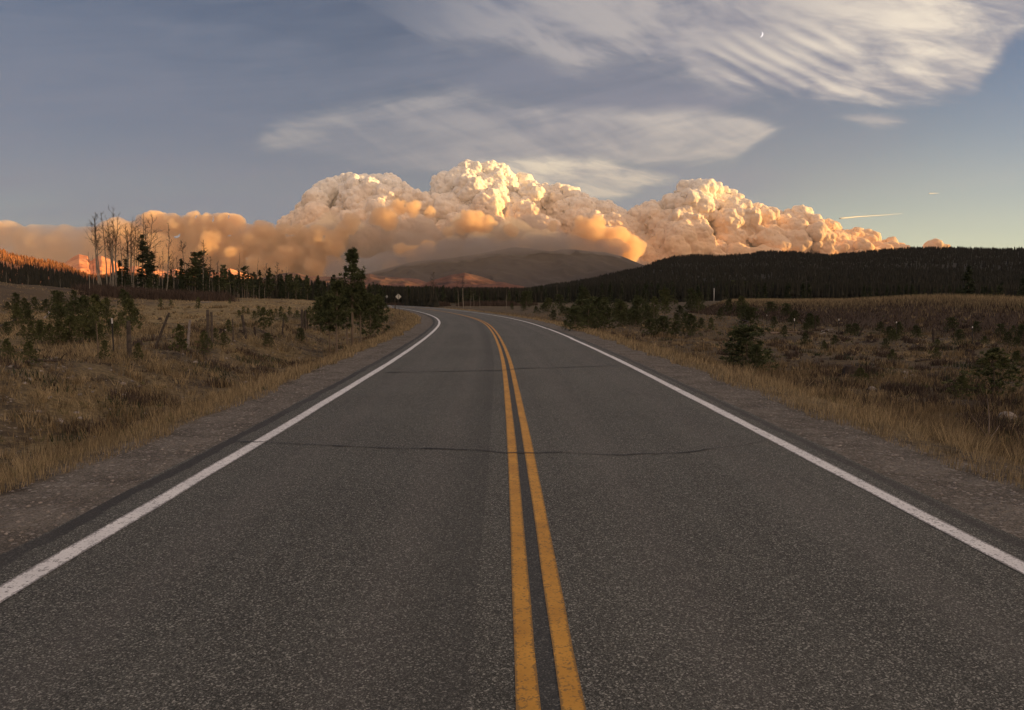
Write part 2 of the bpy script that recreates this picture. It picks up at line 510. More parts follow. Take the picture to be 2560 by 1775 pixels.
def _ground(N, b, out):
    p = pos(N)
    s = attr(N, "lat")         # metres from the road's centre line, left negative
    dist = attr(N, "far")
    n1 = N.noise(p, 0.22, 5, 0.6); n2 = N.noise(p, 1.6, 5, 0.65); n3 = N.noise(p, 9.0, 4, 0.7); n0 = N.noise(p, 0.035, 4, 0.6)
    peb = N.voronoi(p, 30.0, out="Color"); pr, pg, pb = N.xyz(peb)
    peb2 = N.voronoi(p, 85.0, out="Color"); qr, qg, qb = N.xyz(peb2)
    # gravel shoulder
    g = N.mix(n2.step(0.3, 0.7), (0.095, 0.085, 0.068), (0.205, 0.187, 0.155))
    g = N.mix(qr.step(0.5, 1.0) * 0.6, g, (0.33, 0.28, 0.235))
    g = N.mix((1 - qg).step(0.6, 0.95) * 0.65, g, (0.045, 0.036, 0.03))
    g = N.mix(pr.step(0.90, 0.97) * 0.65, g, (0.38, 0.35, 0.31))
    # soil, thatch and dry grass
    soil = N.mix(n2.step(0.32, 0.68), (0.055, 0.042, 0.028), (0.125, 0.097, 0.064))
    soil = N.mix(pg.step(0.955, 0.99) * 0.8, soil, (0.42, 0.38, 0.35))
    straw = N.mix(n3.step(0.3, 0.7), (0.135, 0.102, 0.048), (0.30, 0.228, 0.115))
    field = N.mix((n1 * 0.5 + n2 * 0.3 + n3 * 0.2).step(0.42, 0.60), soil, straw)
    green = N.mix(n3, (0.05, 0.055, 0.022), (0.10, 0.10, 0.04))
    field = N.mix((n1 * 0.35 + n0 * 0.65).step(0.56, 0.66) * 0.6, field, green)
    x, y, z = N.xyz(p)
    # paler dry meadow at the left behind the fence; darker brush on the right
    mead = (s * -1.0).step(11.5, 20.0) * y.step(20, 50)
    field = N.mix(mead * (0.35 + 0.65 * (n1 * 0.6 + n2 * 0.4).step(0.38, 0.55)) * 0.85, field, N.mix(n2, (0.20, 0.145, 0.062), (0.38, 0.285, 0.14)))
    field = N.mix(s.step(6.0, 9.0) * (0.20 + 0.5 * n1.step(0.4, 0.6)), field, (0.075, 0.055, 0.036))
    mnd = (x * -1.0 - y * 0.12).step(26.0, 40.0) * y.step(55, 75)
    field = N.mix(mnd * (0.55 + 0.35 * n2), field, (0.062, 0.044, 0.032))
    bermf = x.step(29.0, 31.5) * (37.0 - x).step(0.0, 3.0) * (130 - y).step(0, 20)
    field = N.mix(bermf * (0.45 + 0.4 * n2), field, (0.085, 0.052, 0.036))
    far = N.mix(n0.step(0.4, 0.6), (0.055, 0.050, 0.028), (0.12, 0.09, 0.045))
    field = N.mix(dist.step(150, 320), field, far)
    wob = (n2 - 0.5) * 0.9 + (n3 - 0.5) * 0.5
    sh = (4.75 - s.abs() + wob).step(-0.15, 0.35)
    c = N.mix(sh, field, g)
    N.link(c, b.inputs["Base Color"])
    bump(N, b, n3 * 0.7 + n2 * 0.6 + pr * 0.12 + qr * 0.08, 0.9, 0.10)
M["ground"] = material("ground", _ground, 0.95)

def _forest_floor(lo, hi, sc=0.004):
    def f(N, b, out):
        p = pos(N)
        n = N.noise(p, sc, 6, 0.62) * 0.6 + N.noise(p, sc * 12, 4, 0.7) * 0.4
        N.link(N.mix(n.step(0.38, 0.6), lo, hi), b.inputs["Base Color"])
        bump(N, b, N.noise(p, sc * 20, 4, 0.7), 0.6, 6.0)
    return f
M["hill_dark"] = material("hill_dark", _forest_floor((0.022, 0.022, 0.015), (0.045, 0.038, 0.026)), 1.0)
M["hill_dry"] = material("hill_dry", _forest_floor((0.17, 0.07, 0.035), (0.34, 0.15, 0.07)), 1.0)  # dry slope, with orange sunlight painted into its red-brown colour
M["hill_smoky"] = material("hill_smoky", _forest_floor((0.020, 0.018, 0.020), (0.040, 0.034, 0.034), 0.001), 1.0)
M["mount"] = material("mount", _forest_floor((0.62, 0.19, 0.075), (0.85, 0.38, 0.18), 0.0016), 1.0)  # red evening sunlight on the peaks is painted into this rock colour
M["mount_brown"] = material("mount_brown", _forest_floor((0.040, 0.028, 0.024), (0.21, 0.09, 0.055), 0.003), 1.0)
M["wood"] = m_tint("weathered_wood", (0.10, 0.075, 0.058), (0.24, 0.185, 0.145), 0.9, 12)
M["dark_wood"] = m_tint("charred_wood", (0.028, 0.022, 0.018), (0.085, 0.065, 0.052), 0.95, 10)
M["grey_wood"] = m_tint("bleached_wood", (0.16, 0.14, 0.125), (0.38, 0.34, 0.31), 0.9, 10)
M["aspen"] = m_tint("aspen_bark", (0.11, 0.095, 0.075), (0.30, 0.265, 0.21), 0.85, 1.6)
M["twig"] = m_tint("twig_bark", (0.060, 0.045, 0.034), (0.11, 0.085, 0.062), 0.9)
M["pine_bark"] = m_tint("pine_bark", (0.10, 0.075, 0.052), (0.23, 0.18, 0.13), 0.9, 2.5)
M["spruce"] = m_tint("spruce_needles", (0.018, 0.026, 0.013), (0.055, 0.068, 0.032), 0.8)
M["pine"] = m_tint("pine_needles", (0.030, 0.040, 0.016), (0.105, 0.118, 0.050), 0.8)
M["old_wood"] = m_tint("old_post_wood", (0.040, 0.033, 0.027), (0.13, 0.108, 0.088), 0.9, 12)
M["sapling"] = m_tint("young_needles", (0.045, 0.056, 0.022), (0.135, 0.140, 0.055), 0.8)
M["grass"] = m_tint("dry_grass", (0.105, 0.077, 0.042), (0.52, 0.40, 0.225), 0.85, None, 0.25)
M["grass_dull"] = m_tint("dull_grass", (0.075, 0.055, 0.031), (0.34, 0.25, 0.135), 0.85, None, 0.2)
M["brush"] = m_tint("brush_twigs", (0.042, 0.030, 0.024), (0.105, 0.075, 0.056), 0.9)
M["rock"] = m_tint("pale_rock", (0.14, 0.12, 0.105), (0.38, 0.34, 0.30), 0.9, 9)
M["steel"] = m_tint("galvanised_steel", (0.32, 0.31, 0.29), (0.50, 0.48, 0.45), 0.6, 8)
M["post_steel"] = m_tint("dark_steel_post", (0.035, 0.035, 0.032), (0.06, 0.055, 0.05), 0.7)
M["white"] = m_tint("white_enamel", (0.62, 0.60, 0.57), (0.75, 0.73, 0.70), 0.6)
M["sign_yellow"] = m_tint("sign_yellow", (0.60, 0.38, 0.035), (0.72, 0.46, 0.05), 0.5)
M["sign_back"] = m_tint("sign_back", (0.42, 0.41, 0.36), (0.56, 0.55, 0.49), 0.5, 3)
M["black"] = m_tint("sign_black", (0.015, 0.015, 0.015), (0.02, 0.02, 0.02), 0.5)
M["tree_far"] = m_tint("far_conifers", (0.017, 0.018, 0.012), (0.030, 0.028, 0.019), 0.9)
M["tree_far_warm"] = m_tint("far_dry_trees", (0.06, 0.030, 0.016), (0.34, 0.14, 0.06), 0.9)  # far trees with the orange of low sunlight put into their colour

# ------------------------------------------------------------------ road line and terrain
CL = np.array([(0.30, -30), (0.24, -12), (0.20, 0), (0.157, 3.1), (0.129, 5.8), (0.10, 8.4), (0.02, 12.7), (-0.15, 20.6), (-0.47, 29.4), (-0.99, 39.9),
               (-1.82, 51.7), (-3.1, 63.3), (-5.0, 76), (-8.5, 95), (-14.1, 121), (-22, 150), (-34, 185), (-52, 222), (-80, 262), (-118, 300), (-165, 330)], float)
def smooth_line(P, n=700):
    d = np.r_[0, np.cumsum(np.linalg.norm(np.diff(P, axis=0), axis=1))]
    t = np.linspace(0, d[-1], n)
    # monotone cubic through the points, then a light blur
    out = np.empty((n, 2))
    for k in range(2):
        m = np.gradient(P[:, k], d)
        i = np.clip(np.searchsorted(d, t) - 1, 0, len(d) - 2)
        h = d[i + 1] - d[i]; u = (t - d[i]) / h
        out[:, k] = (2 * u**3 - 3 * u**2 + 1) * P[i, k] + (u**3 - 2 * u**2 + u) * h * m[i] + (-2 * u**3 + 3 * u**2) * P[i + 1, k] + (u**3 - u**2) * h * m[i + 1]
    ker = np.hanning(21); ker /= ker.sum()
    for k in range(2):
        pad = np.r_[out[0, k] + (out[1, k] - out[0, k]) * np.arange(-10, 0), out[:, k], out[-1, k] + (out[-1, k] - out[-2, k]) * np.arange(1, 11)]
        out[:, k] = np.convolve(pad, ker, 'valid')
    return out
RL = smooth_line(CL)
RT = np.gradient(RL, axis=0); RT /= np.linalg.norm(RT, axis=1)[:, None]
RN = np.c_[RT[:, 1], -RT[:, 0]]                       # to the right of the line
RS = np.r_[0, np.cumsum(np.linalg.norm(np.diff(RL, axis=0), axis=1))]

def lateral(x, y):
    x = np.atleast_1d(np.asarray(x, float)); y = np.atleast_1d(np.asarray(y, float))
    out = np.full(x.shape, 400.0); out[x < -60] = -400.0
    for a in range(0, len(x), 20000):
        X, Yv = x[a:a + 20000], y[a:a + 20000]
        near = (np.hypot(X, Yv) < 420)
        if not near.any(): continue
        P = np.c_[X[near], Yv[near]]
        d2 = ((P[:, None] - RL[None, ::2]) ** 2).sum(-1)
        i = d2.argmin(1) * 2
        v = P - RL[i]
        s = (v * RN[i]).sum(1)
        dd = np.sqrt(d2.min(1))
        s = np.where(np.abs(s) < dd * 0.7, np.sign(s + 1e-9) * dd, s)
        o = out[a:a + 20000]; o[near] = s
    return out

def terrain(x, y, s=None):
    x = np.atleast_1d(np.asarray(x, float)); y = np.atleast_1d(np.asarray(y, float))
    if s is None: s = lateral(x, y)
    a = np.abs(s)
    r = np.hypot(x, y)
    n = fbm(x * 0.12, y * 0.12, 4, 3) - 0.5
    nf = fbm(x * 1.1, y * 1.1, 3, 9) - 0.5
    z = np.zeros_like(x) - 0.035
    # left side: shoulder, ditch, bank with the fence, rising meadow, mound
    L = s < 0
    ditch = -0.75 * sstep(a, 4.5, 7.4) + (0.95 + 0.25 * n) * sstep(a, 7.6, 11.2)
    mead = 1.25 * sstep(y, 18, 140) * sstep(a, 8, 22)
    mound = 2.3 * np.exp(-((x + 78) / 17.0) ** 2 - ((y - 102) / 32.0) ** 2) + 1.6 * np.exp(-((x + 100) / 26.0) ** 2 - ((y - 110) / 45.0) ** 2)
    zl = ditch + mead + mound + sstep(a, 5, 9) * (n * 0.8 + nf * 0.16)
    # right side: shoulder, slope down, hummocky field, long embankment
    zr = -1.0 * sstep(a, 4.4, 9.5) + sstep(a, 5, 9) * (n * 0.75 + nf * 0.22) + 0.35 * sstep(y, 60, 130) * sstep(a, 6, 12)
    rise = sstep(x + 1.6 * (fbm(y * 0.05, x * 0.01, 3, 4) - 0.5), 28.5, 37.0) * sstep(240 - y, 0, 110)
    zr = zr * (1 - rise) + rise * (1.22 + 0.45 * np.exp(-((y - 66) / 14.0) ** 2) + n * 0.25 + nf * 0.05)
    z = z + np.where(L, zl, zr) * 1.0
    # level with the road line far out so that the woods stand at eye height
    z = np.where(r > 150, z * (1 - sstep(r, 150, 420)) + 0.9 * sstep(r, 150, 420) * sstep(a, 8, 40), z)
    z = np.where(a < 4.2, np.minimum(z, -0.035), z)
    return z

def tz(x, y): return float(terrain(x, y)[0])

def build_ground():
    az_f = np.radians(np.linspace(-46, 46, 560))
    az_b = np.radians(np.linspace(46, 314, 90))[1:-1]
    A = np.r_[az_f, az_b]
    R = np.r_[0.0, np.geomspace(0.8, 420, 620), np.geomspace(440, 120000, 60)]
    RR, AA = np.meshgrid(R, A, indexing='ij')
    X, Yv = (RR * np.sin(AA)).ravel(), (RR * np.cos(AA)).ravel()
    s = lateral(X, Yv)
    Z = terrain(X, Yv, s)
    nR, nA = len(R), len(A)
    i = np.arange(nR - 1)[:, None] * nA; j = np.arange(nA)[None]; k = (j + 1) % nA
    Q = np.stack([i + j, i + nA + j, i + nA + k, i + k], -1).reshape(-1, 4)[:, ::-1]
    o = mk("ground", np.c_[X, Yv, Z], [Q[:, ::-1]], M["ground"], None, True, {"lat": s, "far": np.hypot(X, Yv)})
    tag(o, kind="structure")
build_ground()

def ribbon(name, s0, s1, mat, z=0.0, i0=0, i1=None, jitter=0.0, step=1, cross=2, steps_at=()):
    i1 = i1 or len(RL)
    idx = np.arange(i0, i1, step)
    # finer near the camera
    P = RL[idx]; Nn = RN[idx]; D = RS[idx]
    ts = np.linspace(0, 1, cross)
    if jitter:
        e0 = s0 + jitter * (fbm(D * 0.9, D * 0 + s0, 3, 5) - 0.5) * 2; e1 = s1 + jitter * (fbm(D * 1.1, D * 0 + s1, 3, 8) - 0.5) * 2
    else:
        e0 = np.full(len(idx), s0); e1 = np.full(len(idx), s1)
    for sd_, dv in steps_at:
        e0 = e0 + np.where(D > sd_, dv, 0); e1 = e1 + np.where(D > sd_, dv, 0)
    V, UV = [], []
    for t in ts:
        lat = e0 * (1 - t) + e1 * t
        crown = -0.012 * (np.abs(lat) / 3.5) ** 2
        V.append(np.c_[P + Nn * lat[:, None], crown + z]); UV.append((lat, D, np.full(len(idx), t)))
    V = np.stack(V, 1).reshape(-1, 3)
    lat = np.stack([u[0] for u in UV], 1).ravel(); dd = np.stack([u[1] for u in UV], 1).ravel(); tt = np.stack([u[2] for u in UV], 1).ravel()
    n, c = len(idx), cross
    i = np.arange(n - 1)[:, None] * c; j = np.arange(c - 1)[None]
    Q = np.stack([i + j, i + j + 1, i + c + j + 1, i + c + j], -1).reshape(-1, 4)
    return V, Q, lat, dd, tt

V, Q, lat, dd, tt = ribbon("road", -3.55, 3.50, None, 0.0, cross=9, jitter=0.05)
road = mk("road", V, [Q], M["asphalt"], None, True, None, np.c_[lat, dd])
tag(road, kind="structure")
def near_cut(y): return int(np.searchsorted(RL[:, 1], y))
for s0, s1, mt, jit, sa in ((-3.185, -3.015, "white_paint", 0.012, ()), (3.015, 3.185, "white_paint", 0.014, ((72, -0.05), (62, 0.04))),
                            (-0.145, -0.042, "yellow_paint", 0.005, ()), (0.042, 0.145, "yellow_paint", 0.006, ())):
    i1 = near_cut(150) if mt == "yellow_paint" else None
    V, Q, lat, dd, tt = ribbon("line", s0, s1, None, 0.004, cross=3, jitter=jit, steps_at=sa, i1=i1)
    o = mk("road_marking", V, [Q], M[mt], None, True, None, np.c_[tt, dd])
    tag(o, kind="structure")

def crack(pts, w=0.012, z=0.0085):
    P = np.array([on_ground(*p)[:2] for p in pts])
    n = 260
    d = np.r_[0, np.cumsum(np.linalg.norm(np.diff(P, axis=0), axis=1))]
    t = np.linspace(0, d[-1], n)
    Pn = np.c_[np.interp(t, d, P[:, 0]), np.interp(t, d, P[:, 1])]
    Pn[:, 1] += 0.06 * (fbm(t * 2.0, t * 0, 3, 21) - 0.5) * 2 + 0.07 * (fbm(t * 8, t * 0, 3, 22) - 0.5)
    ww = w * np.clip(2.4 * fbm(t * 4, t * 0 + 4, 4, 30) - 0.35, 0.45, 2) * np.minimum(1, np.minimum(t, d[-1] - t) / 0.3 + 0.15)
    V = np.vstack([np.c_[Pn[:, 0], Pn[:, 1] - ww, np.full(n, z)], np.c_[Pn[:, 0], Pn[:, 1] + ww, np.full(n, z)]])
    V[:, 2] += -0.012 * (np.abs(V[:, 0]) / 3.5) ** 2
    i = np.arange(n - 1)
    o = mk("crack", V, [np.c_[i, i + 1, n + i + 1, n + i]], M["tar"])
    tag(o, kind="structure")
crack([(570, 1100), (660, 1106), (800, 1112), (1000, 1122), (1180, 1124), (1268, 1132), (1330, 1133), (1400, 1131), (1540, 1137), (1700, 1132), (1860, 1114), (1930, 1098)], 0.013)
crack([(950, 931), (1050, 930), (1200, 927), (1250, 927), (1300, 921), (1400, 919), (1500, 915), (1560, 914)], 0.036)
crack([(1500, 1000), (1460, 1012), (1440, 1010), (1400, 1018)], 0.006)
crack([(1200, 1128), (1210, 1140), (1200, 1150), (1212, 1172)], 0.005)
crack([(1290, 858), (1330, 856), (1360, 858)], 0.02)
crack([(1268, 1300), (1240, 1302)], 0.004) if False else None

# ------------------------------------------------------------------ hills and mountains
def cones(P, Hh, R, sides=5, tiers=2, lean=0.0, seed=1):
    """many small conifers in one mesh: P (n, 3) feet, Hh heights, R radii -> V, T, tint"""
    r = np.random.default_rng(seed)
    n = len(P); Vs, Ts, As = [], [], []
    th0 = r.random(n) * 6.28
    base = 0
    tint = r.random(n)
    for k in range(tiers):
        z0, z1 = 0.06 + 0.80 * k / tiers, (1.0 if k == tiers - 1 else 0.06 + 0.80 * (k + 1) / tiers + 0.2)
        rr = R * (1.0 - 0.62 * k / max(1, tiers - 1) * (0.55 if tiers == 2 else 1.0))
        ring = []
        for j in range(sides):
            t = th0 + 6.2832 * j / sides
            q = rr * (0.75 + 0.5 * r.random(n))
            ring.append(np.c_[P[:, 0] + q * np.cos(t), P[:, 1] + q * np.sin(t), P[:, 2] + Hh * (z0 + 0.06 * r.random(n))])
        apex = P + np.c_[np.zeros(n), np.zeros(n), Hh * z1]
        V = np.stack(ring + [apex], 1)          # n, sides+1, 3
        m = sides + 1
        idx = np.arange(n)[:, None] * m + base
        T = np.stack([np.stack([idx[:, 0] + j, idx[:, 0] + (j + 1) % sides, idx[:, 0] + sides], -1) for j in range(sides)], 1).reshape(-1, 3)
        Vs.append(V.reshape(-1, 3)); Ts.append(T); As.append(np.repeat(tint, m)); base += n * m
    return np.vstack(Vs), np.vstack(Ts), np.concatenate(As)


class Ridge:
    """land that rises from Y0 to a crest at Y1 whose skyline passes through the given points, and falls again behind"""
    def __init__(s, prof, Y0, Y1, Y2, rough=0.0, fr=0.004, seed=1, shape=1.35, ext=None, base=0.0, spur=0.0):
        P = np.array([at(x, y, Y1) for x, y in prof])
        s.u = P[:, 0] / Y1; s.z = P[:, 2]
        s.Y0, s.Y1, s.Y2, s.rough, s.fr, s.seed, s.shape, s.base, s.spur = Y0, Y1, Y2, rough, fr, seed, shape, base, spur
    def height(s, X, Y):
        u = X / Y
        c = np.interp(u, s.u, s.z)
        t = np.clip((Y - s.Y0) / (s.Y1 - s.Y0), 0, 1); b = np.clip((Y - s.Y1) / (s.Y2 - s.Y1), 0, 1)
        f = t ** s.shape * (1 - b * b * (3 - 2 * b))
        n = fbm(X * s.fr, Y * s.fr, 5, s.seed) - 0.5
        rg = 1 - np.abs(2 * fbm(X * s.fr * 1.7 + Y * s.fr * 0.5, Y * s.fr * 0.9, 4, s.seed + 5) - 1)
        env = np.sin(np.pi * np.clip(t, 0, 1)) ** 0.7 * (b <= 0) + 0.12 * (t >= 1)
        return s.base + (c - s.base) * f + s.rough * n * env + s.spur * (rg - 0.6) * env
    def mesh(s, name, mat, nu=300, nt=90, kind="structure"):
        u = np.linspace(s.u[0], s.u[-1], nu)
        Yv = np.r_[np.linspace(s.Y0, s.Y1, nt), np.linspace(s.Y1, s.Y2, 14)[1:]]
        YY, UU = np.meshgrid(Yv, u, indexing='ij')
        X = UU * YY
        Z = s.height(X, YY)
        Z = np.where((YY <= s.Y0 + 1e-6) | (YY >= s.Y2 - 1e-6), -30.0, Z)
        m, n = YY.shape
        i = np.arange(m - 1)[:, None] * n; j = np.arange(n - 1)[None]
        Q = np.stack([i + j, i + j + 1, i + n + j + 1, i + n + j], -1).reshape(-1, 4)
        o = mk(name, np.c_[X.ravel(), YY.ravel(), Z.ravel()], [Q], mat, None, True)
        return tag(o, kind=kind)
    def scatter(s, n, y0, y1, seed, u0=None, u1=None, power=1.0):
        r = np.random.default_rng(seed)
        Y = y0 + (y1 - y0) * r.random(n) ** power
        u = (u0 if u0 is not None else s.u[0]) + ((u1 if u1 is not None else s.u[-1]) - (u0 if u0 is not None else s.u[0])) * r.random(n)
        X = u * Y
        return np.c_[X, Y, s.height(X, Y)]


right_prof = [(1120, 742), (1240, 736), (1318, 727), (1407, 713), (1466, 704), (1510, 693), (1605, 672), (1643, 656), (1684, 645), (1732, 641), (1805, 643), (1879, 638),
              (1906, 632), (1982, 633), (2073, 641), (2134, 637), (2194, 629), (2286, 623), (2407, 624), (2499, 627), (2560, 625), (2700, 618), (2900, 612), (3300, 600)]
R1 = Ridge(right_prof, 420, 1500, 2600, 16, 0.004, 11, 1.25)
R1.mesh("hill", M["hill_dark"], 260, 70)
P = np.vstack([R1.scatter(15000, 900, 1560, 3, -0.10, 0.75, 0.6), R1.scatter(9000, 430, 950, 4, -0.10, 0.75)])
r_ = np.random.default_rng(5)
hh = (4.5 + 3.5 * r_.random(len(P)) ** 1.5) * (0.75 + 0.5 * fbm(P[:, 0] * 0.01, P[:, 1] * 0.01, 2, 6))
V, T, A = cones(P, hh, hh * (0.16 + 0.08 * r_.random(len(P))), 5, 2, 0, 6)
tag(mk("hill_forest", V, [T], M["tree_far"], None, False, {"tint": A}), kind="stuff")

left_prof = [(-900, 560), (-400, 585), (-150, 600), (0, 618), (26, 631), (70, 639), (123, 648), (163, 658), (193, 672), (225, 685), (246, 687), (281, 683), (307, 676), (351, 686),
             (420, 694), (520, 700), (640, 706), (760, 712), (860, 718), (960, 724), (1080, 735), (1160, 742)]
left_prof = [(a, b + 7) for a, b in left_prof]
R2 = Ridge(left_prof, 330, 1150, 2100, 7, 0.006, 23, 1.1)
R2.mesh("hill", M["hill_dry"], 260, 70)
P = np.vstack([R2.scatter(9000, 700, 1190, 33, -0.95, 0.0, 0.7), R2.scatter(5000, 350, 760, 34, -0.95, 0.0)])
hh = (5.0 + 4.5 * r_.random(len(P)) ** 1.5)
cap = (np.interp(P[:, 0] / P[:, 1], R2.u, R2.z) / R2.Y1 + 4.0 / FPX) * P[:, 1] + CAMH * 0 - P[:, 2]
hh = np.where(P[:, 1] < 900, np.clip(cap, 1.5, hh), hh)
keep = (fbm(P[:, 0] * 0.012, P[:, 1] * 0.012, 3, 40) > 0.36)
P, hh = P[keep], hh[keep]
lo_ = P[:, 1] < 760  # lower trees stay dark, upper ones get the painted sunlight colour
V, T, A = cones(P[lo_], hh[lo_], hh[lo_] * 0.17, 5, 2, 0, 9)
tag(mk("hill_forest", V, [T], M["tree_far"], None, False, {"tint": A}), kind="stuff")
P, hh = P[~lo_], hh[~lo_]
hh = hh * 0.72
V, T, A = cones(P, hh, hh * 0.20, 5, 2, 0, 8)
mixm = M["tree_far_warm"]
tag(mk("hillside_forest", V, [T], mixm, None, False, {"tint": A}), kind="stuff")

R3 = Ridge([(120, 690), (150, 668), (167, 655), (182, 644), (197, 637), (208, 640), (219, 642), (226, 655), (233, 650), (244, 643), (254, 641), (262, 645), (281, 651), (302, 663), (318, 670),
            (339, 664), (352, 668), (370, 676), (397, 673), (418, 680), (439, 673), (460, 682), (490, 680), (514, 677), (545, 683), (573, 670), (598, 678), (625, 690), (660, 705)], 5800, 8200, 9500, 90, 0.0011, 51, 1.0, spur=170)
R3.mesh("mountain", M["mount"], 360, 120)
R4 = Ridge([(600, 715), (660, 694), (700, 686), (720, 682), (745, 683), (767, 690), (817, 691), (860, 694), (885, 697), (905, 689), (925, 685), (945, 691), (989, 694), (1045, 698), (1070, 706), (1098, 721), (1130, 735)],
           4300, 6200, 7600, 45, 0.002, 61, 1.0, spur=80)
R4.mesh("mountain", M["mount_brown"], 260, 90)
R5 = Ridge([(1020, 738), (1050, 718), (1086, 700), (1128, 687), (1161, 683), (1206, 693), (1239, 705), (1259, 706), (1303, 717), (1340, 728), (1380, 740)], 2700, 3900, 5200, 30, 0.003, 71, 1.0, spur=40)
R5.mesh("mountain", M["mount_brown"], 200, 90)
R6 = Ridge([(760, 720), (860, 700), (960, 672), (1040, 655), (1120, 648), (1200, 636), (1240, 626), (1288, 618), (1330, 624), (1377, 629), (1405, 624), (1440, 625), (1466, 630), (1510, 632), (1554, 642), (1607, 662), (1700, 690), (1800, 720)], 8700, 11000, 12300, 170, 0.0009, 81, 1.0, spur=190)
R6.mesh("mountain", M["hill_smoky"], 220, 90)


def shade_range(name, X0, pts, mat, w=1500.0):
    """a range outside the frame running along Y at X0: the low sun stands behind it, so that the valley lies in its shade"""
    Yp = np.array([p[0] for p in pts], float); Zp = np.array([p[1] for p in pts], float)
    Yv = np.linspace(Yp[0], Yp[-1], 160); t = np.linspace(-1, 1, 41)
    YY, TT = np.meshgrid(Yv, t, indexing='ij')
    Z = np.interp(YY, Yp, Zp) * np.cos(TT * np.pi / 2) ** 1.2
    X = X0 + TT * w
    Z = Z * (1 + 0.12 * (fbm(X * 0.002, YY * 0.002, 4, 91) - 0.5)) - 5
    m, n = YY.shape
    i = np.arange(m - 1)[:, None] * n; j = np.arange(n - 1)[None]
    Q = np.stack([i + j, i + j + 1, i + n + j + 1, i + n + j], -1).reshape(-1, 4)
    tag(mk(name, np.c_[X.ravel(), YY.ravel(), Z.ravel()], [Q], mat, None, True), kind="structure")
SH0 = 84.0                   # height of the valley's shadow line above the camera's position
XR = 3200.0
zr = SH0 + XR * math.tan(math.radians(SUN_EL)) / math.sin(math.radians(SUN_AZ))
shade_range("mountain", XR, [(-5500, 80), (-4000, zr), (-1500, zr * 1.04), (0, zr), (600, zr * 0.98), (1600, zr), (2500, zr * 1.05), (3300, zr), (4250, zr * 0.93), (4700, 200), (4900, 40)], M["hill_dark"], 1100)

shade_range("mountain", 8600.0, [(5300, 60), (5650, 960), (6500, 990), (6900, 200), (8200, 200), (8600, 1500), (9300, 1600), (10300, 1620), (11000, 1450), (11600, 100)], M["hill_dark"], 1300)  # added unseen range that puts the far mountain and brown hills in shade
shade_range("mountain", 12300.0, [(13100, 60), (13260, 3000), (13400, 3200), (13800, 3100), (14000, 60)], M["hill_dark"], 1300)  # added unseen range, made high enough to shade the low grey smoke

shade_range("mountain", 4350.0, [(3350, 30), (3550, 440), (3900, 470), (4250, 460), (4450, 30)], M["hill_dark"], 850)  # small added unseen range that shades the nearer brown hill

# ------------------------------------------------------------------ the smoke cloud
def cell(P, sc, seed):
    """3-D cellular bumps: 1 at a cell centre, 0 between cells"""
    Q = P / sc
    I = np.floor(Q).astype(np.int64); Fr = Q - I
    best = np.full(len(P), 9.0)
    for a in (-1, 0, 1):
        for b in (-1, 0, 1):
            for c in (-1, 0, 1):
                J = I + (a, b, c)
                h = (J[:, 0] * 73856093 ^ J[:, 1] * 19349663 ^ J[:, 2] * 83492791 ^ (seed * 2654435761)) & 0x7fffffff
                o = []
                for k in range(3):
                    h = ((h ^ (h >> 15)) * 2246822519 + 374761393) & 0x7fffffff
                    o.append((h & 0xffff) / 65535.0)
                d = ((np.array((a, b, c)) + np.stack(o, 1) * 0.85 + 0.07 - Fr) ** 2).sum(1)
                best = np.minimum(best, d)
    return np.clip(1 - best * 1.25, 0, 1)

_ico = None
def ico():
    global _ico
    if _ico is None:
        import bmesh
        bm = bmesh.new(); bmesh.ops.create_icosphere(bm, subdivisions=3, radius=1.0)
        _ico = (np.array([v.co[:] for v in bm.verts]), np.array([[v.index for v in f.verts] for f in bm.faces])); bm.free()
    return _ico

def normals(me):
    n = np.empty(len(me.vertices) * 3, np.float32); me.vertices.foreach_get("normal", n); return n.reshape(-1, 3).astype(float)

def cloud_mesh(name, blobs, voxel, bumps, mat, smooth_it=0, hfade=None):
    """blobs (n, 4): spheres x y z r, fused into one closed skin and raised in rounded bumps of several sizes"""
    IV, IF = ico()
    B = np.asarray(blobs, float); n = len(B)
    sc = np.stack([B[:, 3]] * 3, 1)
    V = (IV[None] * sc[:, None] + B[:, None, :3]).reshape(-1, 3)
    F = (IF[None] + (np.arange(n) * len(IV))[:, None, None]).reshape(-1, 3)
    tmp = mk("tmp", V, [F])
    md = tmp.modifiers.new("r", 'REMESH'); md.mode = 'VOXEL'; md.voxel_size = voxel; md.adaptivity = 0.0
    dg = bpy.context.evaluated_depsgraph_get(); dg.update()
    me = bpy.data.meshes.new_from_object(tmp.evaluated_get(dg))
    bpy.data.objects.remove(tmp)
    P = np.empty(len(me.vertices) * 3, np.float32); me.vertices.foreach_get("co", P); P = P.reshape(-1, 3).astype(float)
    ed = np.empty(len(me.edges) * 2, np.int32); me.edges.foreach_get("vertices", ed); ed = ed.reshape(-1, 2)
    deg = np.bincount(ed.ravel(), minlength=len(P)).astype(float)[:, None]
    def relax(P, it):
        for _ in range(it):
            S = np.zeros_like(P)
            for k in range(3):
                S[:, k] = np.bincount(ed[:, 0], P[ed[:, 1], k], len(P)) + np.bincount(ed[:, 1], P[ed[:, 0], k], len(P))
            P = P * 0.4 + 0.6 * S / deg
        return P
    P = relax(P, smooth_it)
    for k, (s_, amp) in enumerate(bumps):
        me.vertices.foreach_set("co", P.astype(np.float32).ravel()); me.update()
        N_ = normals(me)
        w = hfade(P, k) if hfade else 1.0
        P = P + N_ * ((cell(P, s_, 11 + k) - 0.55) * amp * w)[:, None]
    me.vertices.foreach_set("co", P.astype(np.float32).ravel())
    me.polygons.foreach_set("use_smooth", np.ones(len(me.polygons), bool))
    me.name = name; me.update(); me.materials.clear(); me.materials.append(mat)
    o = bpy.data.objects.new(name, me); COL.objects.link(o)
    return o

